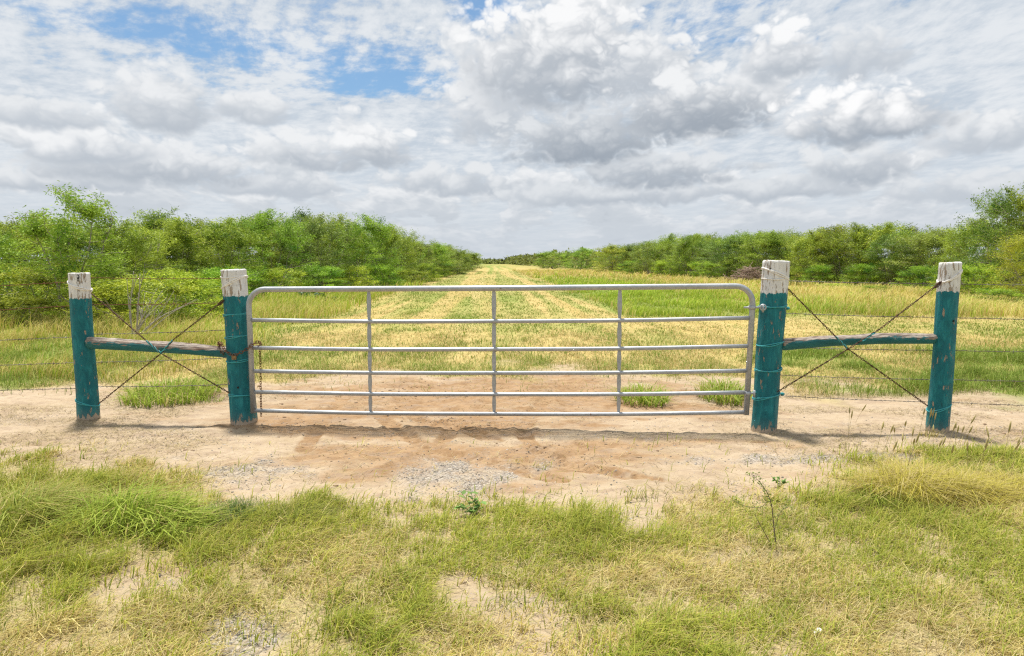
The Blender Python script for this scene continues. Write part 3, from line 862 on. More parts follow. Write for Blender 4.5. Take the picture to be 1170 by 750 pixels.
def build_fence(side):
    if side == 'L':
        a = dict(b=(101.5, 480, 6.86), t=(90.5, 313, 6.84), r0=.100, r1=.097, wv=341)     # outer post
        b = dict(b=(279, 485, 6.73), t=(267, 309, 6.74), r0=.122, r1=.118, wv=338)      # gate post
        lab = 'left fence panel of two teal posts with white tops, grey rail and crossed wires'
    else:
        a = dict(b=(1070.5, 494, 6.33), t=(1086, 301, 6.36), r0=.094, r1=.090, wv=333)
        b = dict(b=(872.5, 489, 6.42), t=(887, 299, 6.44), r0=.116, r1=.118, wv=335)
        lab = 'right fence panel carrying the gate hinges, two teal posts with white tops'
    for q in (a, b):
        u, v, Y = q['b']; p = at(u, v, Y); q['B'] = np.array([p[0], p[1], float(gz(p[0], p[1])) - .0])
        u, v, Y = q['t']; q['T'] = at(u, v, Y)
        L = np.linalg.norm(q['T'] - q['B'])
        pw = at(u, q['wv'], Y)
        q['wh'] = L - (q['T'][2] - pw[2])
    e = empty('wire_fence', b['B'])
    tag(e, lab, 'fence')
    for n, q in enumerate((a, b)):
        V, Fc, hw, hb = post_geo(q['B'], q['T'], q['r0'], q['r1'], q['wh'], 1.7 + n * 2.3 + (side == 'R') * 5.1, .004)
        Gp = Geo().add(V, Fc, hw=hw, hb=hb)
        o = Gp.build('wooden_post', M_POST, e); q['o'] = o
        # painted wire loops: sub-parts of the post
        if q is b: zs = [(.28, 0.), (.62, .01), (.86, .01), (1.08, .012)] if side == 'L' else [(.33, .03), (.58, .01), (.83, .02), (1.18, .01)]
        else: zs = [(.16, -.04)] if side == 'L' else [(.22, .04)]
        for z, s in zs:
            w = Geo().add(*wrap(q['B'], q['T'], q['r0'], q['r1'], z, s, .0058, 2)).build('wire_wrap', M_TEALW, e); w.parent = o
        Gw = Geo(); Lq = np.linalg.norm(q['T'] - q['B'])
        sl = .05 if (side == 'L') == (q is a) else -.05
        if side == 'R': sl = .06 if q is b else -.055
        if side == 'R' and q is b: sl = -.06
        if side == 'R' and q is a: sl = .06
        if side == 'L' and q is a: sl = -.045
        if side == 'L' and q is b: sl = .06
        w = Gw.add(*wrap(q['B'], q['T'], q['r0'], q['r1'], Lq - .13, sl, .0075, 2)).build('wire_wrap', M_WHITEW, e); w.parent = o
        if q is b: w = Geo().add(*wrap(q['B'], q['T'], q['r0'], q['r1'], Lq - (.07 if side == 'L' else .165), .004, .005, 1)).build('wire_wrap', M_WHITEW, e); w.parent = o
        # bolt hole / knot
        holes = {('L', 0): [(89, 316.5, .012, .020), (89, 319.5, .008, .02)], ('L', 1): [(269, 359.5, .013, .018), (272, 443, .009, .009)], ('R', 0): [(1090, 367, .008, .008)], ('R', 1): [(882.5, 308, .013, .012)]}[(side, n)]
        for (u, v, hx, hz) in holes:
            Gh = Geo()
            yf = q['B'][1] + (q['T'][1] - q['B'][1]) * .5
            c = at(u, v, yf - q['r0'])
            ax = frac(q['B'], q['T'], min(max(c[2] - q['B'][2], 0), Lq)); r = q['r0'] + (q['r1'] - q['r0']) * (c[2] / Lq)
            dx = c[0] - ax[0]; c[1] = ax[1] - math.sqrt(max(r * r - dx * dx, .0001)) * .985
            # recessed funnel: rim flush with the surface, floor inside
            tt = np.linspace(0, 2 * math.pi, 14, endpoint=False); V = []; Fh = []
            for s_, dy in ((1.15, -.004), (1., -.006), (.8, .0), (.3, .002)):
                V.append(np.stack([c[0] + np.cos(tt) * hx * s_, np.full(14, c[1] + dy), c[2] + np.sin(tt) * hz * s_], 1))
            for i in range(3):
                for j in range(14): Fh.append([i * 14 + j, i * 14 + (j + 1) % 14, i * 14 + 14 + (j + 1) % 14, i * 14 + 14 + j])
            Fh.append([42 + j for j in range(14)])
            Gh.add(np.concatenate(V), Fh)
            h = Gh.build('bolt_hole', M_HOLE, e, smooth=True); h.parent = o
    # rail
    if side == 'L':
        A = at(101, 391, a['T'][1] - .03); Bp = at(265, 402.5, b['T'][1] - .0)
        prof = [(0, 0), (.35, .006), (.7, .006), (1, 0)]; ra, rb_ = .064, .058
    else:
        A = at(893, 393.5, b['T'][1] - .02); Bp = at(1077, 386.5, a['T'][1] - .0)
        prof = [(0, 0), (.3, .022), (.6, .022), (1, 0)]; ra, rb_ = .060, .052
    nst, ns = 70, 36
    th = np.linspace(0, 2 * math.pi, ns, endpoint=False); V = []; up = []
    d = (Bp - A); dn = d / np.linalg.norm(d); nn = np.cross(dn, [0, 0, 1]); nn /= np.linalg.norm(nn); uu = np.cross(nn, dn)
    for i in range(nst):
        t = i / (nst - 1); c = A + d * t + np.array([0, 0, np.interp(t, [p_[0] for p_ in prof], [p_[1] for p_ in prof])])
        r = ra * (1 - t) + rb_ * t
        L_ = t * np.linalg.norm(d)
        rr = r * (1 + .05 * (vnoise(th * 1.0 + 3, np.full(ns, L_ * 2), 4) - .5) * 2)
        top = np.clip(np.sin(th), 0, 1)
        rr = rr - r * .30 * top ** 2 * vnoise(np.full(ns, L_ * 3.2), np.floor(th * 3) + (side == 'R') * 9, 12) - r * .16 * top * vnoise(np.full(ns, L_ * 7), th * 9, 15)
        if i in (0, nst - 1): rr = rr * .86
        V.append(c + (np.cos(th) * rr)[:, None] * nn + (np.sin(th) * rr)[:, None] * uu); up.append(np.sin(th))
    Fc = []
    for i in range(nst - 1):
        for j in range(ns): Fc.append([i * ns + j, i * ns + (j + 1) % ns, (i + 1) * ns + (j + 1) % ns, (i + 1) * ns + j])
    Fc.append(list(range(ns))); Fc.append([(nst - 1) * ns + j for j in range(ns)])
    Geo().add(np.concatenate(V), Fc, up=np.concatenate(up)).build('rail', M_RAIL, e)
    # crossed brace wires, in front of the rail
    fr = min(A[1], Bp[1]) - .078
    if side == 'L':
        W = [[(104, 335, a['T'][1] - .06), (165, 387.5, fr), (184, 404, fr), (262, 449, b['T'][1] - .12)], [(256, 343, b['T'][1] - .1), (199, 387.5, fr), (184, 404, fr), (112, 462, a['T'][1] - .06)]]
        mk = [((167, 389.5), (184, 404)), ((197, 389), (184, 404))]
    else:
        W = [[(897, 327, b['T'][1] - .07), (953, 383, fr), (969, 399, fr), (1060, 464, a['B'][1] - .06)], [(1076, 322, a['T'][1] - .07), (1004, 377, fr), (969, 399, fr), (888, 448, b['B'][1] - .1)]]
        mk = [((955, 385), (968, 398)), ((1000, 380), (985, 390))]
    for k, w in enumerate(W):
        G = Geo(); P = [at(*p_) for p_ in w]
        for q0, q1 in zip(P[:-1], P[1:]):
            for tb in twist(q0, q1, .0036, .0055): G.add(*tb)
        if k == 1:                                      # the loose twisted tail near the top
            q0 = P[0]; q1 = P[0] + (P[1] - P[0]) * .14
            G.add(*tube(spline([q0, (q0 + q1) / 2 + [.01, 0, .022], q1], 6), .005, 6)); G.add(*tube(spline([q0 + [-.005, 0, -.01], (q0 + q1) / 2 + [.004, 0, -.016], q1], 6), .005, 6))
        o = G.build('brace_wire', M_RUSTWIRE, e)
        G = Geo(); q0, q1 = at(*mk[k][0], fr - .001), at(*mk[k][1], fr - .001)
        for tb in twist(q0, q1, .0052, .0055): G.add(*tb)
        m_ = G.build('painted_stretch', M_TEALW, e); m_.parent = o; m_.location = (0, 0, 0)
    # barbed strands
    if side == 'L':
        ex = [(-260, 338), (-260, 368), (-260, 398), (-260, 424), (-260, 450)]
        rows = [(322, 317.5, 318), (349, 348, 346), (385, 382, 377), (414.5, 414, 409), (444, 442, 439.5)]
        for (v0, v1, v2), x in zip(rows, ex):
            Ya = a['T'][1] + .10; Yb = b['T'][1] + .12
            pts = [at(x[0], x[1], Ya + .05), at(88, v0, Ya), at(106, v1, Ya), at(262, v2, Yb)]
            G = Geo()
            for tb in barbed(pts): G.add(*tb)
            G.build('barbed_wire', M_RUST if v0 < 370 else M_WIRE, e)
    else:
        rows = [(320.5, 324.5, 325), (357.5, 363, 365), (396.5, 400.5, 402.5), (428.5, 434, 436), (452, 460, 465)]
        for (v0, v1, v2) in rows:
            Ya = a['T'][1] + .09; Yb = b['T'][1] + .12
            pts = [at(884, v0, Yb), at(1085, v1, Ya), at(1260, v2, Ya), at(1500, v2 + 3, Ya)]
            G = Geo()
            for tb in barbed(pts): G.add(*tb)
            G.build('barbed_wire', M_WIRE, e)
        # bolts that carry the gate go right through the gate post
        for (v, u0, u1) in ((351.5, 866, 902), (449.5, 860, 896)):
            G = Geo(); A1 = at(u0, v - 1, b['T'][1] - .06); B1 = at(u1, v + 1, b['T'][1] + .03)
            G.add(*tube([A1, B1], .009, 8)); dd = (B1 - A1) / np.linalg.norm(B1 - A1)
            G.add(*tube([B1 - dd * .03, B1 - dd * .012], .017, 6))
            m_ = G.build('hinge_bolt', M_TEALW, e)
    return a, b
M_HOLE = simple_mat('old_bolt_hole', (.02, .015, .012), (.05, .035, .025), 60, .95)
LA, LB = build_fence('L')
RA, RB = build_fence('R')

# ------------------------------------------------------------------ chains and padlock
def link_geo(G, c, d, roll, L=.040, w=.012, r=.0036):
    d = d / np.linalg.norm(d)
    ref = np.array([0, 1., 0]) if abs(d[1]) < .8 else np.array([0, 0, 1.])
    n = np.cross(d, ref); n /= np.linalg.norm(n); b = np.cross(d, n)
    s = n * math.cos(roll) + b * math.sin(roll)
    P = []
    for t in np.linspace(0, 2 * math.pi, 16, endpoint=False):
        x = math.cos(t) * w; y = math.sin(t) * w + (L / 2 - w) * (1 if math.sin(t) >= 0 else -1)
        P.append(c + s * x + d * y)
    G.add(*tube(P, r, 6, closed=True))

def chain(name, pts, label, cat, group=None, pitch=.031, mat=None, extra=(), dim=(.040, .012, .0036)):
    P = spline(pts, 14); seg = np.linalg.norm(np.diff(P, axis=0), axis=1); S = np.concatenate([[0], np.cumsum(seg)])
    n = int(S[-1] / pitch); G = Geo()
    for i in range(n):
        s = (i + .5) * pitch
        c = np.array([np.interp(s, S, P[:, k]) for k in range(3)]); c2 = np.array([np.interp(s + .01, S, P[:, k]) for k in range(3)]); c1 = np.array([np.interp(s - .01, S, P[:, k]) for k in range(3)])
        link_geo(G, c, c2 - c1, (i % 2) * math.pi / 2 + .25, *dim)
    for c in extra:                                      # slack links bunched at the end
        for k in range(3): link_geo(G, c + rng.normal(0, .012, 3), rng.normal(0, 1, 3), k)
    o = G.build(name, mat or M_RUST)
    tag(o, label, cat, group)
    return o
yf = LB['T'][1] - .145
zz = YL
chain('chain', [at(262, 397, LB['T'][1] + .16), at(251, 396, LB['T'][1] + .04), at(252.5, 392, LB['T'][1] - .07), at(257, 400, yf), at(266, 406, yf - .01), at(275, 403, yf - .01), at(283, 398.5, YL - .045), at(290, 393, YL - .03), at(295.5, 391, YL + .0), at(297.5, 394, YL + .045), at(288, 399, YL + .06)],
      'rusty chain looped round the left gate post and the end of the gate', 'chain', extra=[at(251, 392, LB['T'][1] - .02), at(249, 398, LB['T'][1] + .01), at(255, 402, LB['T'][1] - .04)])
chain('hanging_chain', [at(296, 396, YL + .035), at(297.5, 412, YL + .04), at(297.8, 440, YL + .04), at(298.5, 478, YL + .04)], 'rusty chain hanging straight down inside the latch end of the gate', 'chain', pitch=.025, dim=(.033, .009, .0029))
# padlock
pl = at(267.5, 408.6, yf - .018)
e = empty('padlock', pl)
tag(e, 'small brown padlock hanging on the rusty chain at the left gate post', 'padlock')
G = Geo(); w, h, t = .021, .019, .011
tt = [(-w, -h), (-w * .8, -h * 1.15), (w * .8, -h * 1.15), (w, -h), (w, h * .8), (w * .85, h), (-w * .85, h), (-w, h * .8)]
V = [[pl[0] + x, pl[1] - t, pl[2] + z] for x, z in tt] + [[pl[0] + x, pl[1] + t, pl[2] + z] for x, z in tt]
G.add(V, [list(range(8)), list(range(8, 16))[::-1]] + [[i, 8 + i, 8 + (i + 1) % 8, (i + 1) % 8] for i in range(8)]).build('lock_body', M_BRASS, e, smooth=False)
P = [pl + np.array([math.cos(a) * .014, 0, .019 + math.sin(a) * .018]) for a in np.linspace(0, math.pi, 12)]
P = [pl + np.array([.014, 0, .012])] + P + [pl + np.array([-.014, 0, .012])]
Geo().add(*tube(P, .0036, 8)).build('shackle', M_WIRE, e)

# ------------------------------------------------------------------ trees
def leaf_quads(Cn, L, W, droop, col, rs):
    n = len(Cn)
    az = rs.uniform(0, 2 * math.pi, n); el = rs.normal(droop, .55, n)
    d = np.stack([np.cos(az) * np.cos(el), np.sin(az) * np.cos(el), np.sin(el)], 1)
    r = rs.normal(0, 1, (n, 3)); s = np.cross(d, r); s /= np.linalg.norm(s, axis=1)[:, None] + 1e-9
    L = L[:, None]; W = W[:, None]
    V = np.stack([Cn, Cn + d * L * .45 + s * W * .5, Cn + d * L, Cn + d * L * .45 - s * W * .5], 1).reshape(-1, 3)
    b = np.arange(n)[:, None] * 4
    return V, b + [0, 1, 2, 3], np.repeat(col, 4, 0)

def make_tree(name, seed, H, Wd, stems=4, tips=170, per=60, leafL=.118, leafW=.036, low=.12, gaps=.0, c0=(.10, .17, .03), c1=(.22, .30, .05), spread=.15, twigs=.5, topfeather=.25, shell=.45, mat=None):
    """multi-stemmed brushland tree; low = where the foliage begins (share of height)"""
    rs = np.random.default_rng(seed)
    e = empty(name, (0, 0, 0))
    tubes = []; nodes = []
    for k in range(stems):
        a = 2 * math.pi * (k + rs.uniform(-.3, .3)) / stems; rr = Wd * .5 * rs.uniform(.25, .75)
        top = np.array([math.cos(a) * rr, math.sin(a) * rr, H * rs.uniform(.55, .92)])
        P = [np.array([math.cos(a) * .08, math.sin(a) * .08, -.1])]
        for t in (.22, .45, .7): P.append(np.array([top[0] * t ** .8, top[1] * t ** .8, top[2] * t]) + rs.normal(0, .045 * H * .5, 3) * [1, 1, .4])
        P.append(top); Q = spline(P, 5)
        r0 = .020 * H * rs.uniform(.5, .9) * (1.6 / stems ** .5)
        tubes.append(tube(Q, np.linspace(r0, .006, len(Q)), 6)); nodes.append(Q[3:])
    nodes = np.concatenate(nodes)
    # twig tips fill an uneven crown
    lob = [(rs.uniform(0, 6.28), rs.uniform(.3, .95), rs.uniform(.55, 1.2)) for _ in range(7)]
    T = []
    while len(T) < tips:
        a = rs.uniform(0, 6.28); zt = rs.uniform(0, 1)
        rad = math.sin(math.pi * min(1, .18 + zt * .80)) ** .55
        lobe = 1 + .28 * sum(math.exp(-(((a - la + math.pi) % 6.283 - math.pi) / .5) ** 2 - ((zt - lz) / .22) ** 2) * (ls - .8) * 2 for la, lz, ls in lob)
        r = Wd * .5 * rad * lobe * (shell + (1 - shell) * rs.random() ** .5) if rs.random() < .8 else Wd * .5 * rad * rs.random()
        z = H * (low + (1 - low) * zt) * (1 + .07 * (lobe - 1)) * (1 - .16 * (r / (Wd * .5)) ** 2)
        p = np.array([math.cos(a) * r, math.sin(a) * r, z])
        if gaps and vnoise(np.array([p[0] * 1.3 + seed]), np.array([p[2] * 1.3 + p[1]]), seed)[0] < gaps: continue
        T.append(p)
    for k in range(int(tips * topfeather * .4)):      # shoots that break the outline
        a = rs.uniform(0, 6.28); r = Wd * .5 * rs.uniform(0, .95); T.append(np.array([math.cos(a) * r, math.sin(a) * r, H * rs.uniform(.90, 1.17) * (1 - .2 * (r / (Wd * .5)) ** 2)]))
    Lv = []; cols = []
    c0, c1 = np.array(c0), np.array(c1)
    for i, p in enumerate(T):
        dist = np.linalg.norm(nodes - p, axis=1) + np.maximum(0, nodes[:, 2] - p[2] + .1) * 2
        q = nodes[np.argmin(dist)]
        mid = (p + q) / 2 + rs.normal(0, .06, 3); Q = spline([q, mid, p], 4)
        if rs.random() < twigs: tubes.append(tube(Q, np.linspace(.010, .003, len(Q)), 4, caps=False))
        n = int(per * rs.uniform(.6, 1.4)); t = rs.random(n) ** .7
        idx = t * (len(Q) - 1); i0 = np.minimum(idx.astype(int), len(Q) - 2); f = (idx - i0)[:, None]
        # keep leaves within the outer stretch of long twigs
        base = Q[i0] * (1 - f) + Q[i0 + 1] * f
        lim = min(1., .9 / (np.linalg.norm(p - q) + 1e-6)); base = p + (base - p) * lim
        sg = spread * rs.uniform(.6, 1.3)
        Lv.append(base + rs.normal(0, 1, (n, 3)) * [sg, sg, sg * .7])
        tone = np.clip(rs.normal(.55, .42), -.25, 1.35)
        cols.append((c0 * (1 - tone) + c1 * tone) * rs.uniform(.85, 1.15, (n, 1)))
    Cn = np.concatenate(Lv); col = np.concatenate(cols); ok = Cn[:, 2] > .04; Cn, col = Cn[ok], col[ok]; n = len(Cn)
    V, Fc, cc = leaf_quads(Cn, leafL * rs.uniform(.6, 1.35, n), leafW * rs.uniform(.6, 1.3, n), -.25, col, rs)
    # trunk mesh
    G = Geo()
    for v, f in tubes: G.add(v, f)
    G.build('trunk', M_BARK, e)
    mesh_obj('crown', V, Fc, mat or M_LEAF, e, None, False, cc)
    return e

used_protos = {}
def place(proto, x, y, H, Wd, rz, label, group, cat='mesquite tree', name=None):
    """protos are built 4 m high and 4 m wide (2 x 2 for bushes)"""
    key = proto.name
    if key not in used_protos: used_protos[key] = 1; o = proto
    else: o = copy_tree(proto)
    o.location = (float(x), float(y), float(gz(x, y)) - .02)
    h0, w0 = proto['h0'], proto['w0']
    o.scale = (Wd / w0, Wd / w0, H / h0); o.rotation_euler = (0, 0, rz)
    tag(o, label, cat, group)
    return o

def proto(*a, h0=4., w0=4., **k):
    e = make_tree(*a, **k); e['h0'] = h0; e['w0'] = w0; return e

def trees():
    green = dict(c0=(.14, .24, .025), c1=(.39, .52, .07))
    yel = dict(c0=(.15, .27, .02), c1=(.46, .60, .06))
    dark = dict(c0=(.07, .13, .03), c1=(.17, .25, .05))
    mids = dict(c0=(.15, .24, .045), c1=(.36, .47, .10))
    bush = [proto('mesquite_tree', 11 + i, 4, 4.4, stems=7, tips=160, per=78, low=.03, topfeather=1.2, twigs=.8, w0=4.4, spread=.115, **(green if i % 2 else dict(c0=(.17, .27, .03), c1=(.45, .56, .075)))) for i in range(4)]
    openb = [proto('mesquite_tree', 31 + i, 4, 4.6, stems=8, tips=130, per=70, low=.22, gaps=.32, topfeather=1.2, w0=4.6, spread=.125, twigs=.9, **mids) for i in range(3)]
    darkb = [proto('hackberry_tree', 51, 4, 3.6, stems=3, tips=150, per=70, leafL=.085, leafW=.055, low=.2, topfeather=.5, w0=3.6, spread=.16, **dark)]
    yelb = [proto('retama_tree', 61, 4, 4.2, stems=5, tips=220, per=70, leafL=.13, leafW=.02, low=.04, topfeather=.7, w0=4.2, spread=.18, c0=(.32, .40, .03), c1=(.55, .58, .07))]
    low = [proto('brush_shrub', 71 + i, 2, 2.6, stems=6, tips=70, per=95, leafL=.085, leafW=.026, low=.02, topfeather=1.2, h0=2., w0=2.6, spread=.095, **yel) for i in range(2)]

    def H_for(v, y): return CAMH + (299 - v) * y / F
    def row(items):
        for (u, y, v, Wd, pr, label, cat) in items:
            x = (u - CX) / F * y
            place(pr, x, y, H_for(v, y) / 1.02, Wd, random.uniform(0, 6.28), label, None, cat)
    T = 'mesquite tree'
    row([
        (-12, 21, 268, 3.4, bush[0], 'rounded mesquite at the left edge of the photo, left of the slender young tree', T),
        (42, 24, 258, 3.6, bush[1], 'mesquite filling the space just left behind the slender young tree', T),
        (150, 25, 262, 3.6, bush[2], 'low topped mesquite right behind the slender young tree', T),
        (205, 28, 259, 3.9, bush[3], 'mesquite seen above the middle of the left fence rail', T),
        (262, 30, 260, 4.0, bush[0], 'mesquite straight behind the white top of the left gate post', T),
        (312, 34, 252, 4.6, bush[1], 'broad mesquite above the rounded left corner of the gate', T),
        (366, 38, 255, 4.8, openb[0], 'open mesquite with bare grey stems showing low, left of the first gate upright', T),
        (418, 42, 255, 4.8, bush[2], 'tall mesquite above the first gate upright', T),
        (447, 49, 264, 4.6, bush[3], 'mesquite where the left thicket starts sloping down to the lane', T),
        (474, 58, 275, 4.8, openb[1], 'darker mesquite whose crown overhangs the left lane edge', T),
        (496, 70, 280, 5.2, bush[0], 'small looking mesquite midway down the left lane edge', T),
        (514, 86, 284, 6, bush[1], 'distant mesquite on the left lane edge, second last before the far end', T),
        (529, 112, 289, 8, bush[2], 'last mesquite told apart at the far end of the left lane edge', T),
        (344, 47, 246, 3.2, darkb[0], 'dark leaved tree poking above the left thicket, the darkest crown there', 'tree'),
    ])
    row([
        (1148, 31, 226, 4.4, openb[2], 'tallest tree on the right, its airy crown rising at the photo edge', T),
        (1192, 30, 212, 4.8, bush[3], 'tall leafy mesquite cut by the right photo edge', T),
        (1106, 34, 260, 3.4, bush[2], 'mesquite straight behind the outer right post', T),
        (1178, 25.5, 272, 3.4, yelb[0], 'bright yellow green retama in front of the tallest right hand tree', 'retama tree'),
        (1064, 41, 265, 4.2, bush[0], 'mesquite just left of the outer right post', T),
        (1020, 42, 272, 4.6, openb[1], 'mesquite with tangled grey stems above the middle of the right rail', T),
        (972, 45, 264, 5.0, bush[1], 'mesquite over the left half of the right rail, lighter than its neighbours', T),
        (925, 48, 272, 4.6, bush[3], 'low yellowish mesquite just right of the hinge post', T),
        (1035, 52, 262, 3.6, darkb[0], 'dark flat topped tree behind the mesquites over the right rail', 'tree'),
        (880, 56, 270, 5.2, openb[0], 'mesquite straight behind the hinge post', T),
        (828, 62, 272, 6.0, openb[2], 'spreading mesquite with dark stems left of the hinge post', T),
        (785, 70, 275, 5.6, bush[2], 'mesquite between the brush pile and the third gate upright', T),
        (742, 82, 279, 6.4, openb[1], 'mesquite just right above the third gate upright', T),
        (700, 98, 282, 7, bush[0], 'mesquite straight above the third gate upright', T),
        (664, 122, 286, 8, bush[1], 'distant mesquite left of the third gate upright', T),
        (632, 150, 289, 10, bush[2], 'last mesquite told apart toward the far end of the right brush line', T),
    ])
    # low bushes
    row([
        (158, 16, 321, 3.0, low[0], 'low bright green bush behind the left fence rail', 'bush'),
        (128, 17.5, 330, 1.9, low[1], 'low bush at the foot of the slender young mesquite', 'bush'),
        (30, 17, 340, 2.6, low[0], 'low bush left of the outer left post', 'bush'),
        (228, 19, 322, 2.6, low[1], 'low bush at the thicket foot behind the left gate post', 'bush'),
        (470, 47, 309, 3.0, low[0], 'low bush at the thicket foot beside the left lane edge', 'bush'),
        (955, 37, 324, 2.2, low[1], 'small bush alone in the tall dry grass right of the hinge post', 'bush'),
        (1000, 33, 326, 1.8, low[0], 'small round bush in the dry grass above the right rail', 'bush'),
        (1140, 24, 330, 2.4, low[1], 'low bush under the retama at the right edge', 'bush'),
    ])
    # the slender young tree and a dead shrub, each its own
    t = make_tree('mesquite_tree', 91, 3.35, 2.7, stems=5, tips=84, per=85, leafL=.095, leafW=.028, low=.45, gaps=.40, mat=M_LEAF_YOUNG, c0=(.21, .36, .04), c1=(.46, .60, .085), spread=.105, twigs=1., topfeather=1.0, shell=.35)
    x = (88 - CX) / F * 17.; t.location = (x, 17., float(gz(x, 17.)) - .02); t.rotation_euler = (0, 0, 1.1); t.scale = (1, 1, .93)
    tag(t, 'slender young mesquite with thin bare stems and airy crown above the outer left post', T)
    # dead twiggy shrub behind the left rail
    rs = np.random.default_rng(5); G = Geo(); bx = (150 - CX) / F * 14; base = np.array([bx, 14., float(gz(bx, 14.))])
    for k in range(13):
        a = rs.uniform(-.2, 1.0); l = rs.uniform(.9, 1.5)
        tip = base + np.array([math.sin(a) * l * .95, rs.normal(0, .25), math.cos(a) * l]); P = spline([base + [rs.normal(0, .05), 0, -.05], (base + tip) / 2 + rs.normal(0, .07, 3), tip], 6)
        G.add(*tube(P, np.linspace(.013, .004, len(P)), 5))
        for q in range(3):
            s = P[int(rs.uniform(4, len(P) - 2))]; G.add(*tube([s, s + np.array([rs.normal(.1, .16), rs.normal(0, .1), rs.uniform(.08, .3)])], [.006, .002], 4))
    m, s_, b_, o_ = material('dead_wood'); b_.inputs['Base Color'].default_value = (.38, .33, .29, 1); b_.inputs['Roughness'].default_value = .9
    n_ = s_.noise(s_.pos(), 30, 3); s_.put(b_.inputs['Base Color'], s_.mix(n_, (.26, .22, .19), (.46, .41, .37)))
    tag(G.build('dead_shrub', m), 'leafless grey twiggy shrub in the green bushes behind the left fence rail', 'dead shrub')
    # brush pile
    G = Geo(); bc = np.array([(857 - CX) / F * 52, 52., 0.])
    for k in range(260):
        a = rs.uniform(0, math.pi); c = bc + np.array([rs.normal(0, .75), rs.normal(0, .5), 0]); hgt = 1.05 * math.exp(-((c[0] - bc[0]) / 1.1) ** 2) * rs.uniform(.05, 1)
        d = np.array([math.cos(a), rs.normal(0, .5), rs.normal(0, .28)]) * rs.uniform(.3, .8); c[2] = hgt + .1
        G.add(*tube([c - d, c + rs.normal(0, .06, 3), c + d], [.022, .018, .008], 4))
    m2 = simple_mat('dead_brush', (.16, .11, .08), (.36, .26, .20), 5, .9)
    tag(G.build('brush_pile', m2), 'pile of cut brown brush lying at the trees left of the hinge post', 'brush pile')
    # rear ranks
    allb = bush + openb + bush
    gl = 'mesquites in the rear rows of the left thicket'; gr_ = 'mesquites in the rear rows of the right brush line'
    ll = 'feathery green mesquite deep in the left thicket, half hidden behind its front trees'
    lr = 'feathery green mesquite deep in the right brush line, half hidden behind its front trees'
    for (pts, g, l, nrow) in (([(-23, 24, 3.0), (-16, 29, 3.1), (-14.5, 35, 3.5), (-12.5, 41, 3.8), (-10.8, 47, 3.9), (-10.2, 56, 3.4), (-9.6, 66, 3.2), (-9.4, 78, 3.0), (-9.5, 95, 2.9), (-10, 120, 2.9)], gl, ll, 2),
                              ([(28, 33, 4.6), (25, 40, 3.8), (23, 47, 3.5), (21.5, 55, 3.8), (20.5, 63, 4.0), (20, 73, 4.1), (19, 86, 4.0), (18, 102, 3.8), (17, 125, 3.6)], gr_, lr, 2)):
        sg = -1 if pts[0][0] < 0 else 1
        for (x0, y0, h0), (x1, y1, h1) in zip(pts[:-1], pts[1:]):
            L = math.hypot(x1 - x0, y1 - y0); n = max(1, round(L / (3.0 + y0 * .02)))
            for i in range(n):
                t = i / n
                for q in range(nrow):
                    x = x0 + (x1 - x0) * t + sg * q * 3.4 + random.uniform(-.7, .7); y = y0 + (y1 - y0) * t + random.uniform(-.8, .8) + q * 1.5
                    h = (h0 + (h1 - h0) * t) * random.uniform(.78, 1.08)
                    place(random.choice(allb), x, y, h, 4.6 + y * .02, random.uniform(0, 6.28), l, g)
    # low shrubs spilling out of the thickets into the grass
    for (side, l, g, pts) in (('L', 'low yellow green shrub among those spilling from the left thicket into the grass', 'low shrubs along the left thicket foot',
                          [(-5, 19, 2.2, 1.5), (-60, 18, 3., 1.4), (22, 17.3, 3.0, 1.35), (112, 17, 2.4, 1.15), (196, 17.5, 2.8, 1.25), (258, 22, 2.6, 1.3), (60, 20, 2.4, 1.4), (100, 19.5, 2.2, 1.3), (190, 21, 2.4, 1.3), (250, 27, 2.8, 1.3), (285, 30, 2.8, 1.3), (322, 31, 2.6, 1.2), (372, 35, 2.8, 1.3), (404, 38, 3., 1.3), (436, 41, 3., 1.4), (488, 55, 3., 1.4)]),
                         ('R', 'low green shrub among those along the foot of the right brush line', 'low shrubs along the right brush foot',
                          [(1090, 30, 2.4, 1.3), (1050, 36, 2.8, 1.3), (985, 42, 3., 1.4), (935, 45, 2.6, 1.3), (905, 47, 2.6, 1.2), (805, 60, 3.6, 1.5), (760, 71, 3.6, 1.6), (720, 84, 4, 1.6), (1120, 29, 2.2, 1.4)])):
        for (u, y, w, h) in pts: place(random.choice(low), (u - CX) / F * y, y, h, w, random.uniform(0, 6.28), l, g, 'bush')
    # the nearest left thicket has depth: a middle rank
    for (u, y, v) in ((75, 27, 262), (105, 29, 260), (180, 31, 262), (232, 33, 260), (290, 37, 258), (338, 42, 254), (392, 46, 254), (0, 27, 262), (-40, 24, 264)):
        place(random.choice(bush), (u - CX) / F * y, y, H_for(v, y) / 1.03, 4.2, random.uniform(0, 6.28), ll, gl)
    # far woods: one mass closing the lane
    rs = np.random.default_rng(77)
    Vs, Fs, Cs, n0 = [], [], [], 0
    n = 52000
    seg = rs.choice(3, n, p=[.25, .25, .5])
    y = np.where(seg == 0, rs.uniform(125, 330, n), np.where(seg == 1, rs.uniform(135, 420, n), rs.uniform(420, 470, n)))
    x = np.where(seg == 0, LANE * y - 7.5 - rs.random(n) ** 1.5 * 18, np.where(seg == 1, LANE * y + np.interp(y, [130, 250, 420], [19, 13, 9]) + rs.random(n) ** 1.5 * 24, rs.uniform(-260, 260, n)))
    top = 3.4 + 1.6 * (fbm(x * .25, y * .12, 7, 3) - .5) * 2 * .8 - (seg == 2) * 1.3 + (seg == 1) * .3
    z = top * rs.random(n) ** .6
    c = np.array([.11, .16, .045]) * (1 - rs.random((n, 1))) + np.array([.24, .29, .08]) * rs.random((n, 1))
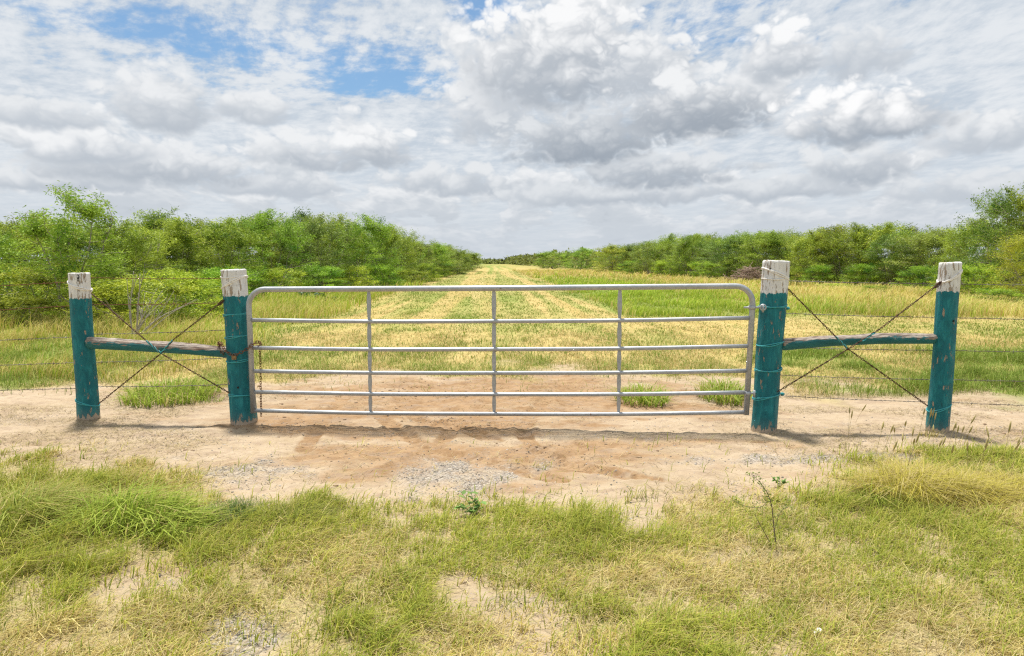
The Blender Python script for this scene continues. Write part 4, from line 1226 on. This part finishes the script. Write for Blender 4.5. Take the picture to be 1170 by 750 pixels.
    s = (.22 + .0014 * y) * (1 + .5 * (seg == 2))
    Cn = np.stack([x, y, z], 1)
    V, Fc, cc = leaf_quads(Cn, s * rs.uniform(.7, 1.4, n) * 1.6, s * rs.uniform(.6, 1.2, n), 0., c, rs)
    tag(mesh_obj('distant_woods', V, Fc, M_LEAF, None, None, False, cc), 'distant green woods closing both sides and the far end of the lane', 'woods', kind='stuff')

# ------------------------------------------------------------------ prickly pears
def cactus(u, v, y, n, label, seed, sz=1.):
    rs = np.random.default_rng(seed); x0 = (u - CX) / F * y
    e = empty('prickly_pear', (x0, y, float(gz(x0, y))))
    tag(e, label, 'cactus')
    pads = []
    for k in range(n):
        if k < n * .45 or not pads: c = np.array([x0 + rs.normal(0, .45), y + rs.normal(0, .25), float(gz(x0, y)) + .12]); tl = rs.normal(0, .35)
        else: pc, pt, pr = pads[rs.integers(len(pads))]; tl = pt + rs.normal(0, .7); c = pc + np.array([math.sin(tl), 0, math.cos(tl)]) * pr * 1.7; c[1] += rs.normal(0, .04)
        r = rs.uniform(.10, .16) * sz; pads.append((c, tl, r)); yaw = rs.uniform(-.9, .9)
        # flattened egg shaped pad
        V, Fc = [], []; nu, nv = 10, 7
        for i in range(nv):
            ph = math.pi * (i + .5) / nv
            for j in range(nu):
                th = 2 * math.pi * j / nu
                z = -math.cos(ph) * r * 1.15; w = math.sin(ph) * r * (.82 + .25 * (1 - math.cos(ph)) / 2)
                px, py = math.cos(th) * w, math.sin(th) * w * .16
                px, py = px * math.cos(yaw) - py * math.sin(yaw), px * math.sin(yaw) + py * math.cos(yaw)
                V.append(c + np.array([px * math.cos(tl) + z * math.sin(tl), py, -px * math.sin(tl) + z * math.cos(tl)]))
        for i in range(nv - 1):
            for j in range(nu): Fc.append([i * nu + j, i * nu + (j + 1) % nu, (i + 1) * nu + (j + 1) % nu, (i + 1) * nu + j])
        Fc.append(list(range(nu))[::-1]); Fc.append([(nv - 1) * nu + j for j in range(nu)])
        Geo().add(V, Fc).build('pad', M_PAD, e)

# ------------------------------------------------------------------ small foreground plants
def thorny_sapling():
    b = gnd(888, 632); e = empty('thorny_sapling', (b[0], b[1], float(gz(b[0], b[1]))))
    tag(e, 'thin dark thorny sapling with few tiny leaves standing in dry grass', 'sapling')
    Y = b[1]
    stems = [[(888, 636), (884, 600), (881, 575), (872, 556), (858, 541)], [(884, 628), (872, 606), (862, 588)]]
    G = Geo(); leaves = []; rs = np.random.default_rng(3)
    for k, s in enumerate(stems):
        P = spline([at(u, v, Y + (k * .05)) for u, v in s], 6); G.add(*tube(P, np.linspace(.0036 if k == 0 else .0028, .0012, len(P)), 6))
        for i in range(2, len(P)):
            d = rs.normal(0, 1, 3); d /= np.linalg.norm(d); G.add(*tube([P[i], P[i] + d * .018], [.0013, .0004], 3))
            if k == 0 and (i > 12): leaves += [P[i] + rs.normal(0, .014, 3) for _ in range(7)]
    tw = [[(878, 572), (868, 580), (850, 578), (838, 572)], [(885, 605), (892, 585), (904, 578)]]
    for s in tw:
        P = spline([at(u, v, Y + .03) for u, v in s], 5); G.add(*tube(P, .0016, 4)); leaves += [P[rs.integers(2, len(P))] + rs.normal(0, .018, 3) for _ in range(60)]
    m = simple_mat('sapling_bark', (.10, .075, .05), (.20, .16, .11), 60, .8); G.build('stem', m, e)
    Cn = np.array(leaves); n = len(Cn)
    V, Fc, cc = leaf_quads(Cn, np.full(n, .016), np.full(n, .007), 0., np.tile([.20, .30, .08], (n, 1)) * rs.uniform(.8, 1.4, (n, 1)), rs)
    mesh_obj('leaves', V, Fc, M_LEAF, e, None, False, cc)

def broadleaf_weed(u, v, sc, n, label, seed):
    b = gnd(u, v); z0 = float(gz(b[0], b[1])); e = empty('leafy_weed', (b[0], b[1], z0))
    tag(e, label, 'weed')
    rs = np.random.default_rng(seed); G = Geo(); V, Fc, cc = [], [], []; k0 = 0
    for k in range(n):
        a = rs.uniform(0, 6.28); l = rs.uniform(.06, .13) * sc; tip = np.array([b[0] + math.cos(a) * l * .9, b[1] + math.sin(a) * l * .6, z0 + l * rs.uniform(.6, 1.3)])
        base = np.array([b[0], b[1], z0]); P = spline([base, (base + tip) / 2 + [0, 0, .015], tip], 5); G.add(*tube(P, .0018, 5))
        for q in range(6):
            p = P[min(len(P) - 1, 3 + q)]; az = rs.uniform(0, 6.28); L = rs.uniform(.028, .05) * sc; w = L * .32
            d = np.array([math.cos(az), math.sin(az), rs.uniform(-.1, .7)]); d /= np.linalg.norm(d); s = np.cross(d, [0, 0, 1]); s /= np.linalg.norm(s)
            nn = np.cross(s, d)
            V += [p, p + d * L * .35 + s * w + nn * .003, p + d * L * .75 + s * w * .7 + nn * .002, p + d * L, p + d * L * .75 - s * w * .7 + nn * .002, p + d * L * .35 - s * w + nn * .003, p + d * L * .5 - nn * .003]
            for f in ((0, 1, 6), (1, 2, 6), (2, 3, 6), (3, 4, 6), (4, 5, 6), (5, 0, 6)): Fc.append([i + k0 for i in f])
            cc += [np.array([.22, .36, .11]) * rs.uniform(.8, 1.3)] * 7; k0 += 7
    mesh_obj('leaves', np.array(V), np.array(Fc), M_GRASS, e, None, False, np.array(cc))
    m = bpy.data.materials.get('weed_stem') or simple_mat('weed_stem', (.12, .18, .06), (.2, .26, .09), 30, .7)
    G.build('stem', m, e)

def scrap():
    b = gnd(934, 728); z = float(gz(b[0], b[1]))
    V = []; rs = np.random.default_rng(9)
    for i in range(5):
        for j in range(4): V.append([b[0] + (i - 2) * .009 + rs.normal(0, .001), b[1] + (j - 1.5) * .008 + i * .003, z + .020 + .003 * math.sin(i * 1.7 + j) + .002 * i])
    n = len(V); V += [[a, b_, c - .0015] for a, b_, c in V]
    Fc = [[i * 4 + j, i * 4 + 4 + j, i * 4 + 5 + j, i * 4 + 1 + j] for i in range(4) for j in range(3)]
    Fc += [[n + k for k in f[::-1]] for f in Fc]
    tag(mesh_obj('litter_scrap', V, Fc, M_PAPER), 'small crumpled white scrap lying on the bare patch near the bottom edge', 'litter')

trees()
if True:
    front_grass(); field_grass(); grass_things()
pebbles()
cactus(356, 337, 27, 16, 'dark prickly pear cactus at the thicket foot below the gate top bar', 4)
cactus(1058, 305, 36.5, 22, 'prickly pear cactus in the brush behind the outer right post', 8, 1.9)
thorny_sapling()
broadleaf_weed(543, 590, 1.15, 7, 'small broad leaved green weed growing alone in the gravel patch', 2)
broadleaf_weed(891, 556, .6, 8, 'small dark weed low on the sand behind the thorny sapling', 5)
scrap()

# ------------------------------------------------------------------ sky, sun
SUN_EL, SUN_AZ = 74.0, -24.0           # azimuth measured from +Y towards +X
EXPO = .52
def world():
    w = bpy.data.worlds.new('World'); bpy.context.scene.world = w; w.use_nodes = True
    t = w.node_tree; t.nodes.clear(); s = SN(t)
    out = s.new('ShaderNodeOutputWorld'); bg = s.new('ShaderNodeBackground'); s.L.new(bg.outputs[0], out.inputs[0])
    K = .1; bg.inputs['Strength'].default_value = K
    sky = s.new('ShaderNodeTexSky'); sky.sky_type = 'NISHITA'; sky.sun_disc = False
    sky.sun_elevation = R(SUN_EL); sky.sun_rotation = R(SUN_AZ); sky.dust_density = 1.0; sky.air_density = 1.0; sky.ozone_density = 1.5
    d = s.new('ShaderNodeTexCoord').outputs['Generated']
    x, y, z = s.sep(d)[0], s.sep(d)[1], s.sep(d)[2]
    az = s.m('ARCTAN2', x, y); el = s.m('MAXIMUM', s.m('ARCSINE', z), 0.)

    def pa(u, v):
        q = ray(u, v); return math.atan2(q[0], q[1]), math.asin(q[2] / np.linalg.norm(q))

    def blobs(n, a, e, B):
        acc = None
        for (u, v, ru, rv, k) in B:
            a0, e0 = pa(u, v)
            tx = n.m('MULTIPLY_ADD', a, F / ru, -a0 * F / ru); ty = n.m('MULTIPLY_ADD', e, F / rv, -e0 * F / rv)
            q = n.m('MULTIPLY_ADD', tx, tx, n.m('MULTIPLY', ty, ty))
            ex = n.m('POWER', .3679, q)
            acc = n.m('MULTIPLY', ex, k) if acc is None else n.m('MULTIPLY_ADD', ex, k, acc)
        return acc
    # ---- density of the cumulus deck as a group, so that it can be read again a little higher (towards the light)
    g = bpy.data.node_groups.new('cumulus_density', 'ShaderNodeTree')
    for nm in ('az', 'el'): g.interface.new_socket(nm, in_out='INPUT', socket_type='NodeSocketFloat')
    for nm in ('density', 'puff'): g.interface.new_socket(nm, in_out='OUTPUT', socket_type='NodeSocketFloat')
    gs = SN(g); gi = gs.new('NodeGroupInput'); go = gs.new('NodeGroupOutput'); ga, ge = gi.outputs[0], gi.outputs[1]
    inv = gs.m('DIVIDE', 1., gs.m('ADD', ge, .16))
    nx = gs.m('MULTIPLY', ga, gs.m('MULTIPLY_ADD', inv, .22, 1.9)); ny = gs.m('MULTIPLY', gs.m('LOGARITHM', gs.m('ADD', ge, .08), 2.718), 1.0)
    vec = gs.xyz(nx, ny, 3.7)
    wn = gs.noise(vec, 7.0, 2, .5, out=1, dim='2D')
    wv = gs.new('ShaderNodeVectorMath', operation='MULTIPLY_ADD'); gs.put(wv.inputs[0], wn); wv.inputs[1].default_value = (.09, .07, 0); gs.put(wv.inputs[2], vec)
    n1 = gs.noise(wv.outputs[0], 3.2, 8, .45, dim='2D')
    vo = gs.new('ShaderNodeTexVoronoi', feature='F1', voronoi_dimensions='2D'); vo.inputs['Scale'].default_value = 13; vo.inputs['Detail'].default_value = 2.5; vo.inputs['Roughness'].default_value = .55
    gs.put(vo.inputs['Vector'], wv.outputs[0])
    puff = gs.m('SUBTRACT', .42, vo.outputs['Distance'])
    D = gs.m('MULTIPLY_ADD', gs.m('SUBTRACT', n1, .5), 1.5, gs.m('MULTIPLY', puff, .20))
    B = [(620, 60, 130, 60, .25), (800, 120, 105, 40, .16), (190, 165, 150, 40, .12), (370, 62, 130, 45, -.45), (90, 62, 130, 35, -.35), (560, 8, 50, 16, -.6), (800, 35, 55, 26, -.35), (1090, 62, 120, 50, -.45), (1060, 130, 40, 20, -.15)]
    D = gs.m('ADD', D, blobs(gs, ga, ge, B))
    D = gs.m('ADD', D, gs.ss(ge, .05, .17, .20, -.03))      # the deck closes towards the horizon
    gs.put(go.inputs[0], D); gs.put(go.inputs[1], puff)
    def dens(a, e):
        n = s.new('ShaderNodeGroup'); n.node_tree = g; s.put(n.inputs[0], a); s.put(n.inputs[1], e); return n.outputs
    o0 = dens(az, el); D0 = o0[0]
    D1 = dens(s.m('ADD', az, -.005), s.m('ADD', el, .013))[0]
    cover = s.ss(D0, -.04, .16)
    thick = s.ss(D0, .05, .50)
    relief = s.m('MULTIPLY_ADD', s.m('SUBTRACT', D0, D1), 1.75, .50, clamp=True)
    above = s.ss(D0, .18, .60)
    light = s.m('SUBTRACT', s.m('MULTIPLY_ADD', relief, .62, .42), s.m('MULTIPLY', above, .40), clamp=True)
    light = s.m('SUBTRACT', light, s.m('MULTIPLY', s.ss(el, .19, .05), .18))
    # ---- thin high veil, with blue showing through in the upper left
    inv = s.m('DIVIDE', 1., s.m('ADD', el, .16))
    pv = s.xyz(s.m('MULTIPLY_ADD', inv, .25, s.m('MULTIPLY', az, s.m('MULTIPLY_ADD', inv, .28, 1.5))), s.m('MULTIPLY', inv, .52), 1.3)
    v1 = s.noise(pv, 3.6, 8, .66, .25, dim='2D')
    v2 = s.noise(s.scalev(pv, (1, 1.9, 1)), 13, 5, .60, dim='2D')
    hole = blobs(s, az, el, ((340, 50, 190, 38, .115), (420, 84, 120, 26, .10), (130, 92, 150, 20, .11), (200, 40, 120, 16, .07), (560, 8, 40, 14, .26), (440, 98, 70, 18, .13), (800, 36, 60, 22, .12), (310, 112, 80, 12, .10), (60, 12, 110, 16, .08), (830, 8, 90, 10, .10), (1100, 62, 50, 10, .05)))
    vv = s.m('SUBTRACT', s.m('ADD', s.m('MULTIPLY', v1, .60), s.m('MULTIPLY', v2, .40)), hole)
    veil = s.ss(s.m('ADD', vv, s.ss(el, .26, .15, 0., .26)), .22, .46, .06, .97)
    c_sky = s.scalev(sky.outputs[0], (.62, .80, .88))
    q = 1 / K / 2 ** EXPO
    def cc(r, g_, b): return (r * q, g_ * q, b * q)
    vcol = s.mix(s.m('MULTIPLY_ADD', s.m('SUBTRACT', s.ss(s.m('MULTIPLY_ADD', v1, .6, s.m('MULTIPLY', v2, .4)), .36, .64), .6), s.ss(el, .06, .20, .45, 1.), .6), cc(.56, .63, .71), cc(.80, .83, .86))
    c = s.mix(veil, c_sky, vcol)
    lo, mid_, hi = cc(.38, .42, .475), cc(.60, .645, .695), cc(.88, .895, .91)
    cum = s.mix(s.ss(light, -.20, .42), lo, mid_); cum = s.mix(s.ss(light, .40, 1.0), cum, hi)
    c = s.mix(cover, c, cum)
    # single heaped clouds: flat grey base, bright billowing crest; (u, v, half width, half height, how dark the base, how bright the crest)
    wz = s.noise(s.xyz(az, s.m('MULTIPLY', el, 1.25)), 17, 3.5, .52, out=1, dim='2D')
    wx, wy, wq = s.sep(wz)
    azw = s.m('MULTIPLY_ADD', s.m('SUBTRACT', wx, .5), .06, az); elw = s.m('MULTIPLY_ADD', s.m('SUBTRACT', wy, .5), .030, el)
    pz = s.xyz(s.m('MULTIPLY_ADD', s.m('SUBTRACT', wy, .5), .03, az), s.m('MULTIPLY_ADD', s.m('SUBTRACT', wx, .5), .02, s.m('MULTIPLY', el, 1.35)))
    def billow(scale):                                  # rounded heads with creases between them
        return s.m('ABSOLUTE', s.m('MULTIPLY_ADD', s.noise(pz, scale, 1, .4, dim='2D'), 2., -1.))
    b1, b2, b3 = billow(19), billow(43), billow(97)
    bil = s.m('ADD', s.m('MULTIPLY', b1, 1.5), s.m('ADD', s.m('MULTIPLY', b2, .75), s.m('MULTIPLY', b3, .36)))
    bn = s.m('ADD', s.m('SUBTRACT', bil, .60), s.m('MULTIPLY', s.m('SUBTRACT', wq, .5), .9))
    U = [(1130, 215, 110, 18, .25, .35), (60, 205, 95, 16, .30, .45), (300, 212, 90, 15, .25, .35), (520, 208, 90, 18, .30, .45), (700, 222, 130, 16, .35, .25), (890, 214, 100, 16, .35, .3),
         (980, 190, 62, 22, .50, .45), (170, 190, 115, 24, .45, .55), (345, 176, 60, 24, .40, .65), (428, 172, 52, 28, .50, .85), (100, 172, 60, 18, .30, .75), (745, 196, 110, 22, .60, .35),
         (1135, 150, 60, 26, .25, .65), (190, 118, 52, 42, .35, .62), (560, 120, 60, 50, .30, .85), (665, 158, 100, 42, .85, .30), (640, 62, 125, 74, .62, .95), (740, 78, 62, 46, .40, .75),
         (795, 122, 100, 42, .85, .72), (892, 62, 42, 38, .42, .95), (975, 60, 50, 30, .2, .5), (985, 136, 84, 34, .72, 1.05), (40, 130, 60, 22, .2, .5), (285, 122, 40, 20, .2, .6)]
    cb0, cb1, ct0, ct1 = cc(.59, .64, .70), cc(.27, .32, .385), cc(.66, .70, .74), cc(.97, .975, .98)
    for (u, v, ru, rv, dk, br) in U:
        a0, e0 = pa(u, v)
        tx = s.m('MULTIPLY_ADD', azw, F / ru, -a0 * F / ru); ty = s.m('MULTIPLY_ADD', elw, F / rv, -e0 * F / rv)
        tb = s.m('MAXIMUM', ty, s.m('MULTIPLY', ty, -1.25))
        q_ = s.m('SUBTRACT', s.m('MULTIPLY_ADD', tx, tx, s.m('MULTIPLY', tb, tb)), s.m('MULTIPLY', bn, s.ss(ty, -.9, .5, .45, 1.25)))
        msk = s.ss(q_, 1.30, .34)
        h_ = s.m('MULTIPLY_ADD', bn, s.ss(ty, -.6, .6, .30, .85), s.m('ADD', ty, s.m('MULTIPLY', tx, -.12)))
        base_c = tuple(cb0[i] * (1 - dk) + cb1[i] * dk for i in range(3)); top_c = tuple(ct0[i] * (1 - br) + ct1[i] * br for i in range(3))
        c = s.mix(msk, c, s.mix(s.ss(h_, -.75, .80), base_c, top_c))
    # distance greys everything near the horizon
    hz = s.ss(el, .0, .11, .70, 0.)
    c = s.mix(hz, c, s.mix(s.ss(el, .0, .10), cc(.60, .655, .72), cc(.58, .63, .69)))
    below = s.ss(z, -.02, .0)
    c = s.mix(below, cc(.30, .26, .18), c)
    s.put(bg.inputs['Color'], c)
    w.cycles.sampling_method = 'MANUAL'; w.cycles.sample_map_resolution = 512
world()
sun = bpy.data.lights.new('sun', 'SUN'); sun.energy = 4.5; sun.angle = R(6.); sun.color = (1., .95, .87)
so = bpy.data.objects.new('sun', sun); C.objects.link(so)
sd = Vector((math.cos(R(SUN_EL)) * math.sin(R(SUN_AZ)), math.cos(R(SUN_EL)) * math.cos(R(SUN_AZ)), math.sin(R(SUN_EL))))
so.rotation_euler = sd.to_track_quat('Z', 'Y').to_euler(); so.location = (0, 0, 30)

# ------------------------------------------------------------------ camera and render
cam = bpy.data.cameras.new('camera'); co = bpy.data.objects.new('camera', cam); C.objects.link(co)
cam.lens = 24.; cam.sensor_width = 36.; cam.clip_end = 12000; cam.clip_start = .05
co.location = (0, 0, CAMH); co.rotation_euler = (math.pi / 2 - PITCH, 0, 0)
sc = bpy.context.scene; sc.camera = co
sc.view_settings.view_transform = 'Standard'; sc.view_settings.look = 'None'; sc.view_settings.exposure = EXPO; sc.view_settings.gamma = 1
sc.cycles.max_bounces = 6; sc.cycles.transparent_max_bounces = 4; sc.cycles.diffuse_bounces = 3; sc.cycles.glossy_bounces = 2; sc.cycles.transmission_bounces = 3
sc.cycles.pixel_filter_type = 'BLACKMAN_HARRIS'; sc.cycles.filter_width = 1.25
sc.cycles.use_denoising = False
